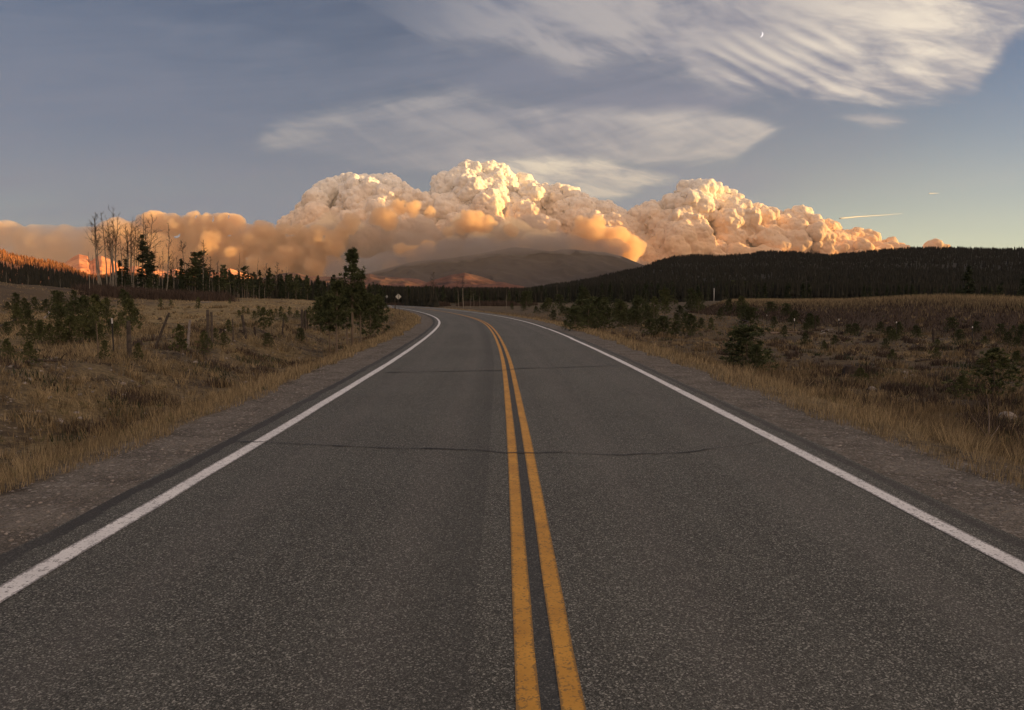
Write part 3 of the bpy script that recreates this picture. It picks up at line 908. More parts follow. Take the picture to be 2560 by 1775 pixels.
def _cloud(N, b, out):
    p = pos(N); x, y, z = N.xyz(p)
    n = N.noise(p, 0.0011, 5, 0.6)
    t = (z + (n - 0.5) * 1100.0).step(700, 2500)       # brown smoke to white cloud, with redder low sunlight painted into the lower part
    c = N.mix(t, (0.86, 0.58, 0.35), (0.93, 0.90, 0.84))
    d = N.node("ShaderNodeBsdfDiffuse"); N.link(c, d.inputs[0]); d.inputs[1].default_value = 0.6
    tr = N.node("ShaderNodeBsdfTranslucent"); N.link(c, tr.inputs[0])
    mx = N.node("ShaderNodeMixShader"); mx.inputs[0].default_value = 0.02
    N.link(d.outputs[0], mx.inputs[1]); N.link(tr.outputs[0], mx.inputs[2]); N.link(mx.outputs[0], out.inputs[0])
    bn = N.node("ShaderNodeBump"); bn.inputs["Strength"].default_value = 0.5; bn.inputs["Distance"].default_value = 30
    N.link(1.0 - N.e(N.voronoi(p, 0.016)), bn.inputs["Height"]); N.link(bn.outputs[0], d.inputs["Normal"])
M["cloud"] = material("cloud", _cloud, 1.0)

def _smoke_surface(N, out):
    p = pos(N)
    n = N.noise(p, 0.0012, 5, 0.6)
    c = N.mix(n.step(0.35, 0.65), (0.88, 0.55, 0.32), (0.95, 0.76, 0.52))
    d = N.node("ShaderNodeBsdfDiffuse"); N.link(c, d.inputs[0]); d.inputs[1].default_value = 0.8
    N.link(d.outputs[0], out.inputs[0])

def smoke_mat(name, color, dens, aniso=0.2):
    m = bpy.data.materials.new(name); m.use_nodes = True
    nt = m.node_tree; nt.nodes.clear(); N = NT(nt)
    out = N.node("ShaderNodeOutputMaterial")
    v = N.node("ShaderNodeVolumePrincipled")
    v.inputs["Color"].default_value = (*color, 1); v.inputs["Density"].default_value = dens
    v.inputs["Anisotropy"].default_value = aniso
    N.link(v.outputs[0], out.inputs["Volume"])
    return m

def blob(x, y, r, Y):
    """a ball of cloud seen at (x, y) of the 2302-wide enlargement with radius r there, at the distance Y"""
    p = at(x * K, y * K, Y)
    return (*p, r * K / FPX * Y)

rc = np.random.default_rng(42)
top = [(655, 480), (690, 450), (720, 425), (750, 405), (785, 395), (830, 402), (870, 400), (895, 412), (920, 434), (960, 446), (990, 432), (1012, 395), (1040, 378), (1080, 382), (1105, 372), (1130, 384), (1148, 415),
       (1165, 428), (1180, 398), (1210, 414), (1240, 430), (1260, 424), (1290, 433), (1315, 448), (1345, 460), (1375, 458), (1395, 474), (1430, 474), (1470, 464), (1500, 444), (1525, 418), (1555, 409), (1590, 415),
       (1620, 428), (1650, 440), (1668, 462), (1700, 460), (1730, 474), (1752, 495), (1790, 474), (1830, 492), (1852, 490), (1880, 505), (1900, 524), (1930, 516), (1960, 535), (1985, 549), (2010, 541), (2035, 551)]
tx = np.array([p[0] for p in top]); ty = np.array([p[1] for p in top])
hard = []
# skyline
for i in range(260):
    x = rc.uniform(655, 2035); y0 = np.interp(x, tx, ty)
    big = 0.35 + 0.65 * min(1.0, (600 - y0) / 170)
    r = rc.uniform(7, 17) * big + 2
    hard.append(blob(x, y0 + r * 0.95 + abs(rc.normal(0, 3)), r, 15300 + rc.uniform(-350, 350)))
# body below the skyline, coming nearer as it goes down
for i in range(420):
    x = rc.uniform(665, 2035); y0 = np.interp(x, tx, ty)
    d = rc.uniform(14, 150) if y0 < 560 else 12
    y = min(y0 + d, 600)
    r = min(rc.uniform(14, 34), (y - y0) * 0.9 + 4)
    hard.append(blob(x, y, r, 15300 - (y - y0) * 9 + rc.uniform(-300, 250)))
# main masses
for x, y, r, Y in [(800, 455, 48, 15400), (730, 470, 34, 15500), (880, 470, 42, 15350), (1075, 440, 52, 15300), (1035, 470, 46, 15300), (1130, 470, 42, 15200), (1200, 455, 34, 15300), (1270, 470, 30, 15350),
                   (1370, 500, 32, 15400), (1440, 510, 34, 15300), (1560, 470, 50, 15200), (1610, 480, 44, 15150), (1530, 500, 40, 15100), (1700, 520, 48, 15200), (1760, 540, 40, 15250), (1830, 545, 44, 15200),
                   (1890, 560, 34, 15200), (1640, 550, 50, 15100), (1960, 565, 22, 15300), (1120, 400, 22, 15100), (1060, 405, 22, 15150), (1095, 395, 20, 15050)]:
    hard.append(blob(x, y, r, Y))
hero = [(1330, 520, 40, 14300), (1380, 545, 46, 14200), (1300, 540, 26, 14250), (1440, 560, 34, 14150), (1470, 500, 26, 14500), (1500, 520, 30, 14350), (1540, 500, 34, 14350), (1565, 520, 26, 14200), (1520, 555, 30, 14150),
        (1480, 545, 26, 14200), (1555, 470, 28, 14500), (1600, 560, 24, 14200), (1680, 500, 26, 14500), (1710, 530, 24, 14350), (1745, 560, 24, 14300), (1790, 555, 26, 14350), (1850, 540, 28, 14400), (1880, 565, 22, 14350),
        (1940, 560, 16, 14400), (2110, 557, 14, 15000), (2135, 560, 13, 15000), (2090, 560, 10, 15000),
        (790, 500, 24, 14200), (865, 492, 30, 14200), (1065, 498, 34, 14200), (1040, 505, 24, 14150), (1110, 505, 22, 14250), (930, 458, 30, 14500), (885, 455, 26, 14500), (975, 462, 16, 14500),
        (820, 435, 26, 14800), (790, 425, 22, 14800), (850, 440, 22, 14800)]
for h in hero:
    hard.append(blob(*h))
    x, y, r, Y = h
    for q in range(9):
        a = rc.uniform(0, 6.28); rr = r * rc.uniform(0.28, 0.5)
        hard.append(blob(x + math.cos(a) * r * 0.8, y + math.sin(a) * r * 0.7, rr, Y - rc.uniform(0, 1) * r * 6))
def hf(P, k):
    # crisp at the top, washed out lower down
    t = np.clip((P[:, 2] - 600) / 1300, 0, 1)
    return (1.0, 0.45 + 0.55 * t, 0.25 + 0.75 * t, 0.15 + 0.85 * t)[k] * np.ones(len(P))
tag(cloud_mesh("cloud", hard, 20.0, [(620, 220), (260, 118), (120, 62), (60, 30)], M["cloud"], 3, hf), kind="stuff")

# softer orange smoke bank at the left: lumps on top of a smooth drifting bank
lefttop = [(-120, 505), (0, 505), (60, 505), (150, 512), (230, 520), (290, 500), (310, 478), (340, 480), (400, 486), (455, 476), (510, 488), (560, 500), (600, 497), (640, 495), (690, 500), (760, 505)]
lx = np.array([p[0] for p in lefttop]); ly = np.array([p[1] for p in lefttop])
lumps = []
for i in range(120):
    x = rc.uniform(330, 730); y0 = np.interp(x, lx, ly); r = rc.uniform(7, 17)
    lumps.append(blob(x, y0 + r + rc.uniform(0, 20), r, 13050 + rc.uniform(-90, 90)))
for i in range(70):
    x = rc.uniform(300, 760); y0 = np.interp(x, lx, ly); r = rc.uniform(16, 30)
    lumps.append(blob(x, y0 + r + rc.uniform(10, 80), r, 13080 + rc.uniform(-80, 60)))
for x in range(240, 760, 30):
    for y in range(540, 620, 26):
        lumps.append(blob(x + rc.uniform(-8, 8), y, 24, 13120))
M["smoke_lump"] = material("smoke_lump", lambda N, b, out: _smoke_surface(N, out), 1.0)
M["smoke_lump"] = smoke_mat("smoke_lump", (0.995, 0.80, 0.56), 0.0090, 0.1)
tag(cloud_mesh("smoke", lumps, 30.0, [(500, 190), (240, 110), (110, 50)], M["smoke_lump"], 6), kind="stuff")
soft = []
for i in range(330):
    x = rc.uniform(-160, 480); y0 = np.interp(x, lx, ly)
    if x > 300: y0 = 535
    r = rc.uniform(14, 34)
    r = min(r, 24)
    soft.append(blob(x, y0 + r * 0.9 + (0 if i % 3 == 0 else rc.uniform(0, 80)), r, 12900 + rc.uniform(-60, 90)))
M["smoke_left"] = smoke_mat("smoke_left", (0.995, 0.80, 0.58), 0.0040, 0.1)
tag(cloud_mesh("smoke", soft, 60.0, [(900, 260), (400, 130), (180, 60)], M["smoke_left"], 14), kind="stuff")
# low grey smoke in front of the towers, most of it in the shade
low = []
for i in range(210):
    x = rc.uniform(600, 1500)
    ytop = np.interp(x, [600, 700, 760, 900, 1000, 1080, 1180, 1250, 1330, 1420, 1500], [530, 505, 492, 496, 482, 492, 490, 512, 562, 588, 598])
    r = rc.uniform(20, 44) * (1.0 if x < 1280 else 0.6)
    y = ytop + r * 0.8 + rc.uniform(0, 90) * (1.0 if x < 1280 else 0.3)
    low.append(blob(x, y, r, 13500 + rc.uniform(-200, 200)))
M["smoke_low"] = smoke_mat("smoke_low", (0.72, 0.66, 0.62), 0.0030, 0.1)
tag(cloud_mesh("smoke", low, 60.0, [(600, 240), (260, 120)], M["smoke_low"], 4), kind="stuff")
# soft sunlit puffs in front of it
puffs = []
for x, y, r in [(865, 492, 25), (848, 498, 15), (790, 502, 19), (772, 508, 12), (1065, 499, 27), (1095, 502, 18), (1040, 508, 16), (1330, 522, 36), (1310, 510, 22), (1378, 547, 38), (1300, 545, 22), (1420, 560, 26), (1240, 507, 9),
                (930, 568, 20), (945, 580, 15), (900, 560, 14), (640, 585, 24), (655, 572, 16), (620, 600, 20), (960, 560, 16), (880, 600, 18), (760, 560, 14), (1150, 520, 14), (1010, 520, 12), (1180, 545, 16), (720, 540, 13), (930, 470, 17), (965, 474, 12), (895, 468, 15), (480, 552, 34), (520, 575, 30), (450, 590, 30), (545, 555, 18), (400, 560, 22), (700, 596, 16)]:
    puffs.append(blob(x, y, r, 12960 + rc.uniform(-20, 20)))
    for q in range(5):
        a = rc.uniform(0, 6.28); puffs.append(blob(x + math.cos(a) * r * 0.75, y + math.sin(a) * r * 0.6, r * rc.uniform(0.3, 0.5), 12960 + rc.uniform(-60, 40)))
M["smoke_puff"] = smoke_mat("smoke_puff", (0.995, 0.79, 0.54), 0.0080, 0.1)
tag(cloud_mesh("smoke", puffs, 24.0, [(320, 110), (150, 60), (75, 30)], M["smoke_puff"], 5), kind="stuff")
# dark smoke lying over the far mountain
dark = []
for i in range(90):
    x = rc.uniform(900, 1400); e = abs((x - 1200) / 240)
    y = 551 + 24 * e ** 2 + 12 * math.sin(x * 0.045) * math.sin(x * 0.017 + 1) + rc.uniform(-9, 9); r = rc.uniform(11, 30)
    dark.append(blob(x, y, r * 0.8, 10700 + rc.uniform(-150, 150)))
for i in range(90):
    x = rc.uniform(740, 1130); y = 598 + rc.uniform(-10, 30) - 14 * max(0, (x - 900) / 230) ; r = rc.uniform(12, 26)
    dark.append(blob(x, y, r * 0.8, 10700 + rc.uniform(-150, 250)))
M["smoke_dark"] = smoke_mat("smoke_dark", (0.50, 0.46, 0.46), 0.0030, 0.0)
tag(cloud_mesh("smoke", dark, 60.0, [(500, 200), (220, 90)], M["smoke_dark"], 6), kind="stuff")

# ------------------------------------------------------------------ moon and vapour trails
def moon():
    c = at(1901, 86, 90000.0); R = 9.6 / 2 * K / FPX * 90000.0 * 0.62 * 2
    d = np.array(c) - np.array((0, 0, CAMH)); d = d / np.linalg.norm(d)
    rt = np.cross(d, (0, 0, 1)); rt /= np.linalg.norm(rt); up = np.cross(rt, d)
    a = np.radians(-18); e1 = math.cos(a) * rt + math.sin(a) * up; e2 = -math.sin(a) * rt + math.cos(a) * up
    th = np.linspace(-np.pi / 2, np.pi / 2, 24)
    outer = np.c_[np.cos(th), np.sin(th)]; inner = np.c_[np.cos(th[::-1]) * 0.55, np.sin(th[::-1])][1:-1]
    O = np.vstack([outer, inner]) * R
    Mx = np.stack([e1, d, e2], 1)
    mb = MB(); n1 = len(outer)
    V = []
    for t in (-1, 1):
        V.append(O[:, :1] * e1 + O[:, 1:] * e2 + c + d * t * R * 0.1)
    V = np.vstack(V); n = len(O)
    F = [(i, i + 1, n - i - 1 if i > 0 else n - 1) for i in range(0)]
    Q = []
    for i in range(n1 - 1):
        a_, b_ = i, i + 1
        ia = (n - i) % n if i > 0 else 0
        ib = (n - i - 1) if i + 1 < n1 - 1 else n1 - 1
        Q.append((a_, b_, ib, ia)); Q.append((a_ + n, b_ + n, ib + n, ia + n))
    Q += [(i, (i + 1) % n, n + (i + 1) % n, n + i) for i in range(n)]
    mb.add(V, [q for q in Q if len(set(q)) == 4], [tuple(dict.fromkeys(q)) for q in Q if len(set(q)) == 3])
    m = bpy.data.materials.new("moonlight"); m.use_nodes = True
    nt = m.node_tree; nt.nodes.clear(); N = NT(nt); e = N.node("ShaderNodeEmission"); o = N.node("ShaderNodeOutputMaterial")
    e.inputs[0].default_value = (*srgb(205, 196, 196), 1); N.link(e.outputs[0], o.inputs[0])
    tag(mb.build("moon", m), "thin pale crescent moon high in the grey clouds", "moon")
moon()
M["vapour"] = m_tint("vapour", (0.52, 0.52, 0.54), (0.56, 0.56, 0.57), 1.0)
for pts, w, lab in (([(1888, 491), (1930, 487), (1980, 484), (2028, 480)], 2.4, "long thin white vapour trail above the right end of the smoke cloud"),
                    ([(2088, 435), (2112, 434)], 1.3, "short faint vapour trail, smaller and higher than the long one")):
    Pp = np.array([at(x * K, y * K, 24000.0 + 12000.0 * i / (len(pts) - 1)) for i, (x, y) in enumerate(pts)]); n = 14
    t = np.linspace(0, 1, n); q = np.linspace(0, 1, len(pts))
    Pp = np.c_[np.interp(t, q, Pp[:, 0]), np.interp(t, q, Pp[:, 1]), np.interp(t, q, Pp[:, 2])]
    mb = MB(); mb.tube(Pp, np.interp(t, [0, 0.2, 0.7, 1], [1, 0.9, 0.5, 0.15]) * w / 2 / FPX * 30000.0, 8)
    tag(mb.build("vapour_trail", M["vapour"], None, True), lab, "vapour trail")


# ------------------------------------------------------------------ plants: makers
def leaves(C, D, size, r, flat=0.5, asp=2.6):
    """needle sprays: thin quads centred on C, lying roughly along D; returns V, Q"""
    n = len(C)
    a = D + r.normal(0, flat, (n, 3)); a /= np.linalg.norm(a, axis=1)[:, None]
    b = np.cross(a, r.normal(0, 1, (n, 3))); b /= np.linalg.norm(b, axis=1)[:, None] + 1e-9
    s = size * (0.6 + 0.8 * r.random(n))
    a, b = a * s[:, None], b * (s / asp)[:, None]
    V = np.stack([C - a, C + b * 0.9, C + a, C - b * 0.9], 1).reshape(-1, 3)
    Q = np.arange(4 * n).reshape(n, 4)
    return V, Q

def crown_mesh(H, h0, prof, nb, nl, size, up, droop, seed, start=0.12, flat=0.5, jit=0.6, gap=0.25, asp=2.6, tw=None):
    r = np.random.default_rng(seed)
    f = r.random(nb) ** 0.9
    h = h0 + (H - h0) * f
    th = r.random(nb) * 6.283
    L = prof(f) * (0.65 + 0.5 * r.random(nb))
    L = np.where(r.random(nb) < gap, L * 0.45, L)
    L *= 1 + 0.25 * np.sin(th + r.random() * 6)
    upv = up * (0.6 + 0.8 * r.random(nb)) + 0.6 * f * f
    cnt = np.maximum(2, (nl * (0.4 + L / max(L.max(), 1e-6))).astype(int))
    b = np.repeat(np.arange(nb), cnt)
    t = start + (1 - start) * r.random(len(b)) ** 0.75
    lt = L[b] * t
    C = np.c_[np.cos(th[b]) * lt, np.sin(th[b]) * lt, h[b] + upv[b] * lt - droop * lt * t]
    C += r.normal(0, 1, C.shape) * size * jit * np.array((1, 1, 0.55))
    C[:, 2] = np.minimum(C[:, 2], H + size)
    D = np.c_[np.cos(th[b]), np.sin(th[b]), upv[b] - droop * 1.4 * t]
    D += r.normal(0, 0.35, D.shape)
    V, Q = leaves(C, D, size, r, flat, asp)
    # leading shoot
    k = max(6, nb // 8)
    C2 = np.c_[r.normal(0, size * 0.25, (k, 2)), H - (H - h0) * 0.12 * r.random(k)]
    V2, Q2 = leaves(C2, np.tile((0, 0, 1.0), (k, 1)), size * 0.9, r, 0.35, asp)
    tint = np.repeat(np.clip(0.5 + 0.28 * r.normal(0, 1, nb)[b] * 0.7 + 0.22 * r.normal(0, 1, len(b)), 0, 1), 4)
    t2 = np.repeat(0.4 + 0.5 * r.random(k), 4)
    branches = [(h[i], th[i], L[i], upv[i]) for i in range(nb)]
    return np.vstack([V, V2]), np.vstack([Q, Q2 + len(V)]), np.r_[tint, t2], branches

def conifer(name, H, width, h0=0.08, nb=70, nl=16, size=0.16, up=-0.05, droop=0.25, power=0.8, seed=1, leaf="spruce", bark="pine_bark", tr=0.012, bare=0, loc=(0, 0, 0), limbs=14, flat=0.5, irregular=0.0, asp=2.6, gap=0.25):
    rr = np.random.default_rng(seed + 99)
    root = empty(name, loc)
    def prof(f):
        p = width * np.clip(1 - f, 0.02, 1) ** power
        p = p * np.minimum(1, 0.45 + f * 3.0)
        if irregular: p = p * (1 - irregular + 2 * irregular * vnoise(f * 7 + seed, f * 0, seed))
        return p
    V, Q, A, br = crown_mesh(H, H * h0, prof, nb, nl, size, up, droop, seed, flat=flat, asp=asp, gap=gap)
    mb = MB()
    n = 7; t = np.linspace(0, 1, n)
    sway = rr.normal(0, 0.006 * H, (n, 2)) * t[:, None]; sway[0] = 0
    P = np.c_[sway, t * H * 0.98]; P[0, 2] = -0.25
    mb.tube(P, H * tr * (1 - t * 0.85) + 0.004, 6, 0.5)
    for i in rr.choice(len(br), min(limbs, len(br)), replace=False):
        h, th, L, u = br[i]
        e = np.array([np.cos(th) * L, np.sin(th) * L, h + u * L - droop * L])
        mb.tube([(0, 0, h), (np.cos(th) * L * 0.5, np.sin(th) * L * 0.5, h + u * L * 0.5 - droop * L * 0.25), e], [H * tr * 0.28, H * tr * 0.18, H * tr * 0.08], 4, 0.3, False)
    for i in range(bare):              # dead stubs below the crown
        h = H * h0 * rr.uniform(0.25, 1.0); th = rr.uniform(0, 6.28); L = width * rr.uniform(0.2, 0.5)
        mb.tube([(0, 0, h), (np.cos(th) * L, np.sin(th) * L, h + rr.uniform(-0.1, 0.25) * L)], [H * tr * 0.2, H * tr * 0.06], 4, 0.2, False)
    mb.build("trunk", M[bark], root)
    mk("crown", V, [Q], M[leaf], root, False, {"tint": A})
    return root

def bare_tree(name, H, seed, lean=(0, 0), first=0.5, nbr=16, spread=0.14, bend=0.0, tr=0.0085, loc=(0, 0, 0), fork=None, twigs=5, up=0.75, bark="aspen"):
    r = np.random.default_rng(seed)
    root = empty(name, loc)
    mb, tw = MB(), MB()
    n = 14; t = np.linspace(0, 1, n)
    w = np.cumsum(r.normal(0, 0.0035 * H, (n, 2)), axis=0); w -= w[0]
    w -= np.outer(t, w[-1]) * 0.5
    P = np.c_[w + np.outer(t ** 1.3, np.array(lean)) + np.outer(np.sin(t * np.pi) , [bend * H * 0.03, 0]), t * H]
    P[0, 2] = -0.3
    R = H * tr * (1 - 0.86 * t) + 0.008
    k = int(n * 0.62)
    mb.tube(P[:k + 1], R[:k + 1], 6, np.repeat(np.r_[0.9, np.linspace(0.95, 0.35, k)], 6).tolist() + [0.3, 0.9] if False else 0.85)
    tw.tube(P[k:], R[k:], 5, 0.6)
    def branch(p, d, L, rad, depth):
        m = 5; q = [p]; dd = d.copy(); pts = [p]
        for i in range(m - 1):
            dd = dd + r.normal(0, 0.16, 3) + np.array((0, 0, 0.12)); dd /= np.linalg.norm(dd)
            pts.append(pts[-1] + dd * L / (m - 1))
        pts = np.array(pts)
        tw.tube(pts, rad * np.linspace(1, 0.35, m), 4 if depth < 2 else 3, r.uniform(0.2, 0.8), False)
        if depth < 2:
            for _ in range(twigs if depth == 0 else 3):
                i = r.integers(1, m); b = pts[i]
                e = (pts[i] - pts[i - 1]); e /= np.linalg.norm(e)
                o = r.normal(0, 1, 3); o -= e * (o @ e); o /= np.linalg.norm(o)
                nd = e * 0.75 + o * 0.75 + np.array((0, 0, 0.15)); nd /= np.linalg.norm(nd)
                branch(b, nd, L * r.uniform(0.32, 0.6), rad * 0.55, depth + 1)
    for i in range(nbr):
        f = first + (1 - first) * (i + r.random()) / nbr
        j = f * (n - 1); a = int(min(j, n - 2)); p = P[a] * (1 - (j - a)) + P[a + 1] * (j - a)
        th = r.uniform(0, 6.28)
        L = H * spread * (1.15 - 0.75 * (f - first) / (1 - first)) * r.uniform(0.6, 1.2)
        d = np.array([np.cos(th), np.sin(th), up * r.uniform(0.5, 1.3)]); d /= np.linalg.norm(d)
        branch(p, d, L, max(0.030, H * tr * 0.36 * (1.1 - f) + 0.022), 0)
    mb.build("trunk", M[bark], root)
    tw.build("branch_crown", M["twig"], root)
    return root

# ------------------------------------------------------------------ labels that place each thing by its neighbours
MARKS = []      # (phrase, px, py) in the photograph
def to_px(p):
    x, y, z = p[0], p[1], p[2] - CAMH
    d = y * math.cos(PITCH) - z * math.sin(PITCH)
    u = y * math.sin(PITCH) + z * math.cos(PITCH)
    return PW / 2 + FPX * x / d, PH / 2 - FPX * u / d
USED = {}
RANK = ["", "second ", "third ", "fourth ", "fifth ", "sixth ", "seventh ", "eighth ", "ninth ", "tenth ", "eleventh ", "twelfth ", "thirteenth ", "fourteenth ", "fifteenth ", "sixteenth "]
def place_labels(items, desc, cat, group):
    """items: (object, px, py, word); each gets its looks plus the nearest landmark, the side and its rank there"""
    got = {}
    for o, px, py, w in items:
        m = min(MARKS, key=lambda q: (q[1] - px) ** 2 + 2.0 * (q[2] - py) ** 2)
        dx_, dy_ = px - m[1], py - m[2]
        side = ("right of" if dx_ > 0 else "left of") if abs(dx_) > abs(dy_) * 0.8 else ("in front of" if dy_ > 0 else "beyond")
        got.setdefault((w, m[0], side), []).append((math.hypot(dx_, dy_), o))
    for (w, mname, side), L in got.items():
        L.sort(key=lambda q: q[0])
        for i, (_, o) in enumerate(L):
            d = desc.format(w=w)
            if len(L) == 1: t = f"{d} {side} {mname}"
            else: t = f"{(RANK[i] + 'nearest ') if i < len(RANK) else 'far '}{d} {side} {mname}"
            assert len(t.split()) <= 16, t
            tag(o, t, cat, group)

def put(root_or_proto, px, py_base, Y=None, z=None):
    pass

def ground_at(px, Y):
    x, _, _ = ray(px, 745); X = x * Y
    return X, Y, tz(X, Y)

def ground_px(px, py, lo=8.0, hi=260.0):
    """where the line of sight through (px, py) meets the terrain"""
    x, _, dz_ = ray(px, py)
    Ys = np.geomspace(lo, hi, 500)
    zs = CAMH + dz_ * Ys
    g = terrain(x * Ys, Ys)
    h = np.where(zs <= g)[0]
    Y = Ys[h[0]] if len(h) else hi
    return x * Y, Y, float(terrain([x * Y], [Y])[0])

def top_height(px, py_top, Y, zb):
    return CAMH + ray(px, py_top)[2] * Y - zb

MARKS += [("the diamond road sign", 996, 745), ("the leaning fence post", 400, 845), ("the white-tipped steel post", 283, 850), ("the thick grey post", 521, 830), ("the tall roadside pine", 878, 760),
          ("the small pointed spruce", 430, 690), ("the dense spruce under the crooked tree", 456, 690), ("the rounded pine where the wood drops", 558, 690), ("the upright pine of the middle wood", 612, 690), ("the twiggy round crowns", 680, 680), ("the low part of the wood", 745, 715), ("the lone slender bare tree", 418, 640), ("the yellow arrow sign", 1061, 746), ("the grey leaning trunk right of the road", 1266, 735), ("the foot of the dark ridge", 1393, 730), ("the left end of the embankment", 1650, 725), ("the right part of the ridge", 2150, 720), ("the twin bare trees", 370, 640), ("the crooked bare tree", 454, 650), ("the tall spruce", 360, 660), ("the round-topped bare tree", 507, 660), ("the left edge of the photo", 0, 800),
          ("the leaning white aspen", 1158, 730), ("the large lone spruce", 2420, 710), ("the white pole on the embankment", 1784, 740), ("the dense dark right-hand bush", 1490, 800), ("the pale boulder", 2516, 1045),
          ("the black stump", 2125, 935), ("the right edge of the photo", 2560, 850), ("the dark pine beside the right verge", 1868, 890), ("the steel post nearest the middle", 2097, 830), ("the pale post", 472, 830)]

# ------------------------------------------------------------------ bare trees of the left wood
bare = [  # px foot, px top, py top, distance, args, label
    (258, 240, 535, 138, dict(bend=-1.5, first=0.55, nbr=18), "leftmost tall bare tree of the tall row, its trunk curving to the left"),
    (270, 254, 533, 140, dict(first=0.55, nbr=13, spread=0.10), "slim bare tree, second of the tall row from the left"),
    (281, 265, 545, 142, dict(first=0.5, nbr=13, spread=0.09, bend=1.0), "slim bare tree, third of the tall row from the left"),
    (284, 282, 527, 137, dict(first=0.52, nbr=18), "tallest bare tree with pale foot, fourth of the tall row from the left"),
    (289, 295, 535, 139, dict(first=0.5, nbr=15, spread=0.11), "bare tree with pale trunk, fifth of the tall row from the left"),
    (310, 312, 562, 141, dict(first=0.5, nbr=15, bend=1.5), "bare tree with a kinked dark trunk in the middle of the tall row"),
    (318, 318, 575, 143, dict(first=0.55, nbr=10, spread=0.09), "thin bare tree just right of the kinked dark trunk"),
    (326, 329, 547, 141, dict(first=0.55, nbr=14, spread=0.10), "straight bare tree, left one of the two beside the tall spruce"),
    (336, 338, 551, 138, dict(first=0.5, nbr=17), "straight dark bare tree, right one of the two beside the tall spruce"),
    (359, 361, 538, 142, dict(first=0.5, nbr=15, spread=0.12), "tall bare tree rising straight behind the tall spruce"),
    (366, 383, 542, 143, dict(first=0.5, nbr=15, spread=0.15), "wide bare tree leaning right behind the tall spruce"),
    (416, 420, 558, 135, dict(first=0.45, nbr=14, spread=0.07, bend=1.0), "lone slender bare tree with pale trunk standing right of the spruces"),
    (405, 406, 622, 140, dict(first=0.5, nbr=8, spread=0.07), "short thin bare tree just left of the lone slender one"),
    (457, 452, 607, 140, dict(first=0.8, nbr=12, spread=0.14, bend=2.0), "crooked bare tree with a bent top, rising from behind a spruce"),
    (508, 507, 600, 133, dict(first=0.4, nbr=24, spread=0.10), "bare tree with yellowish trunk and rounded twiggy top"),
    (524, 527, 640, 138, dict(first=0.5, nbr=12, spread=0.08), "lower bare tree right behind the one with the rounded top"),
    (447, 440, 642, 150, dict(first=0.4, nbr=12, spread=0.12), "small spreading bare tree left of the crooked one"),
    (225, 221, 630, 120, dict(first=0.5, nbr=5, spread=0.04), "thin dead tree standing before the orange peaks, left of the tall row"),
    (235, 233, 638, 128, dict(first=0.5, nbr=4, spread=0.04), "thinnest dead tree between the mound and the tall row"),
    (594, 600, 634, 160, dict(first=0.5, nbr=8, spread=0.05), "thin bare tree on the left of a dark pine top"),
    (640, 645, 644, 170, dict(first=0.4, nbr=10, spread=0.06), "spiky bare tree in the middle of the dark wood"),
    (664, 667, 660, 175, dict(first=0.4, nbr=22, spread=0.12), "left one of two round twiggy bare crowns over the dark wood"),
    (692, 694, 657, 175, dict(first=0.4, nbr=24, spread=0.12), "right one of two round twiggy bare crowns over the dark wood"),
    (714, 716, 668, 180, dict(first=0.5, nbr=7, spread=0.05), "left one of a close pair of thin bare trees at the wood's right end"),
    (720, 722, 664, 180, dict(first=0.5, nbr=7, spread=0.05), "right one of a close pair of thin bare trees at the wood's right end"),
    (1086, 1083, 681, 205, dict(first=0.35, nbr=26, spread=0.16), "bare tree with round reddish crown above the bend of the road"),
    (1159, 1155, 690, 190, dict(first=0.55, nbr=8, spread=0.07, bark="aspen", tr=0.014), "leaning bare tree with bright white trunk beyond the bend"),
    (1147, 1143, 702, 192, dict(first=0.4, nbr=12, spread=0.12), "lower forked bare tree left of the bright white trunk"),
    (1185, 1181, 712, 200, dict(first=0.5, nbr=8, spread=0.08), "short bare tree right of the bright white trunk"),
    (1266, 1266, 714, 170, dict(first=0.6, nbr=4, spread=0.03), "thin bare stem standing alone right of the road"),
    (1393, 1393, 703, 230, dict(first=0.5, nbr=6, spread=0.05), "thin pale dead tree at the foot of the dark ridge"),
]
for i, (pf, pt, yt, Y, kw, lab) in enumerate(bare):
    X, Y, zb = ground_at(pf, Y)
    H = top_height(pt, yt, Y, zb)
    X2 = ray(pt, yt)[0] * Y
    o = bare_tree("bare_tree", H, 200 + i, (X2 - X, 0), loc=(X, Y, zb), **kw)
    tag(o, lab, "tree", "bare trees around the clearing")

extra = [(246, 545, 146), (250, 548, 143), (275, 560, 147), (299, 565, 145), (304, 590, 140), (322, 570, 146), (333, 575, 147), (345, 590, 144), (350, 570, 147), (371, 560, 147), (376, 580, 144), (388, 610, 146), (398, 640, 142), (425, 640, 146), (436, 630, 144),
         (466, 660, 146), (473, 655, 142), (517, 655, 143), (533, 662, 146), (543, 655, 150), (552, 668, 148), (566, 660, 152), (579, 672, 150), (622, 668, 160), (700, 676, 175)]
items = []
for i, (px, yt, Y) in enumerate(extra):
    X, Y, zb = ground_at(px, Y); H = top_height(px, yt, Y, zb)
    o = bare_tree("bare_tree", H, 260 + i, (random.uniform(-0.5, 0.5), 0), loc=(X, Y, zb), first=random.uniform(0.45, 0.62), nbr=random.randint(9, 14), spread=random.uniform(0.07, 0.12), bend=random.uniform(-1.2, 1.2))
    items.append((o, px, yt + 20, "grey bare tree"))
place_labels(items, "{w}", "tree", "bare trees around the clearing")

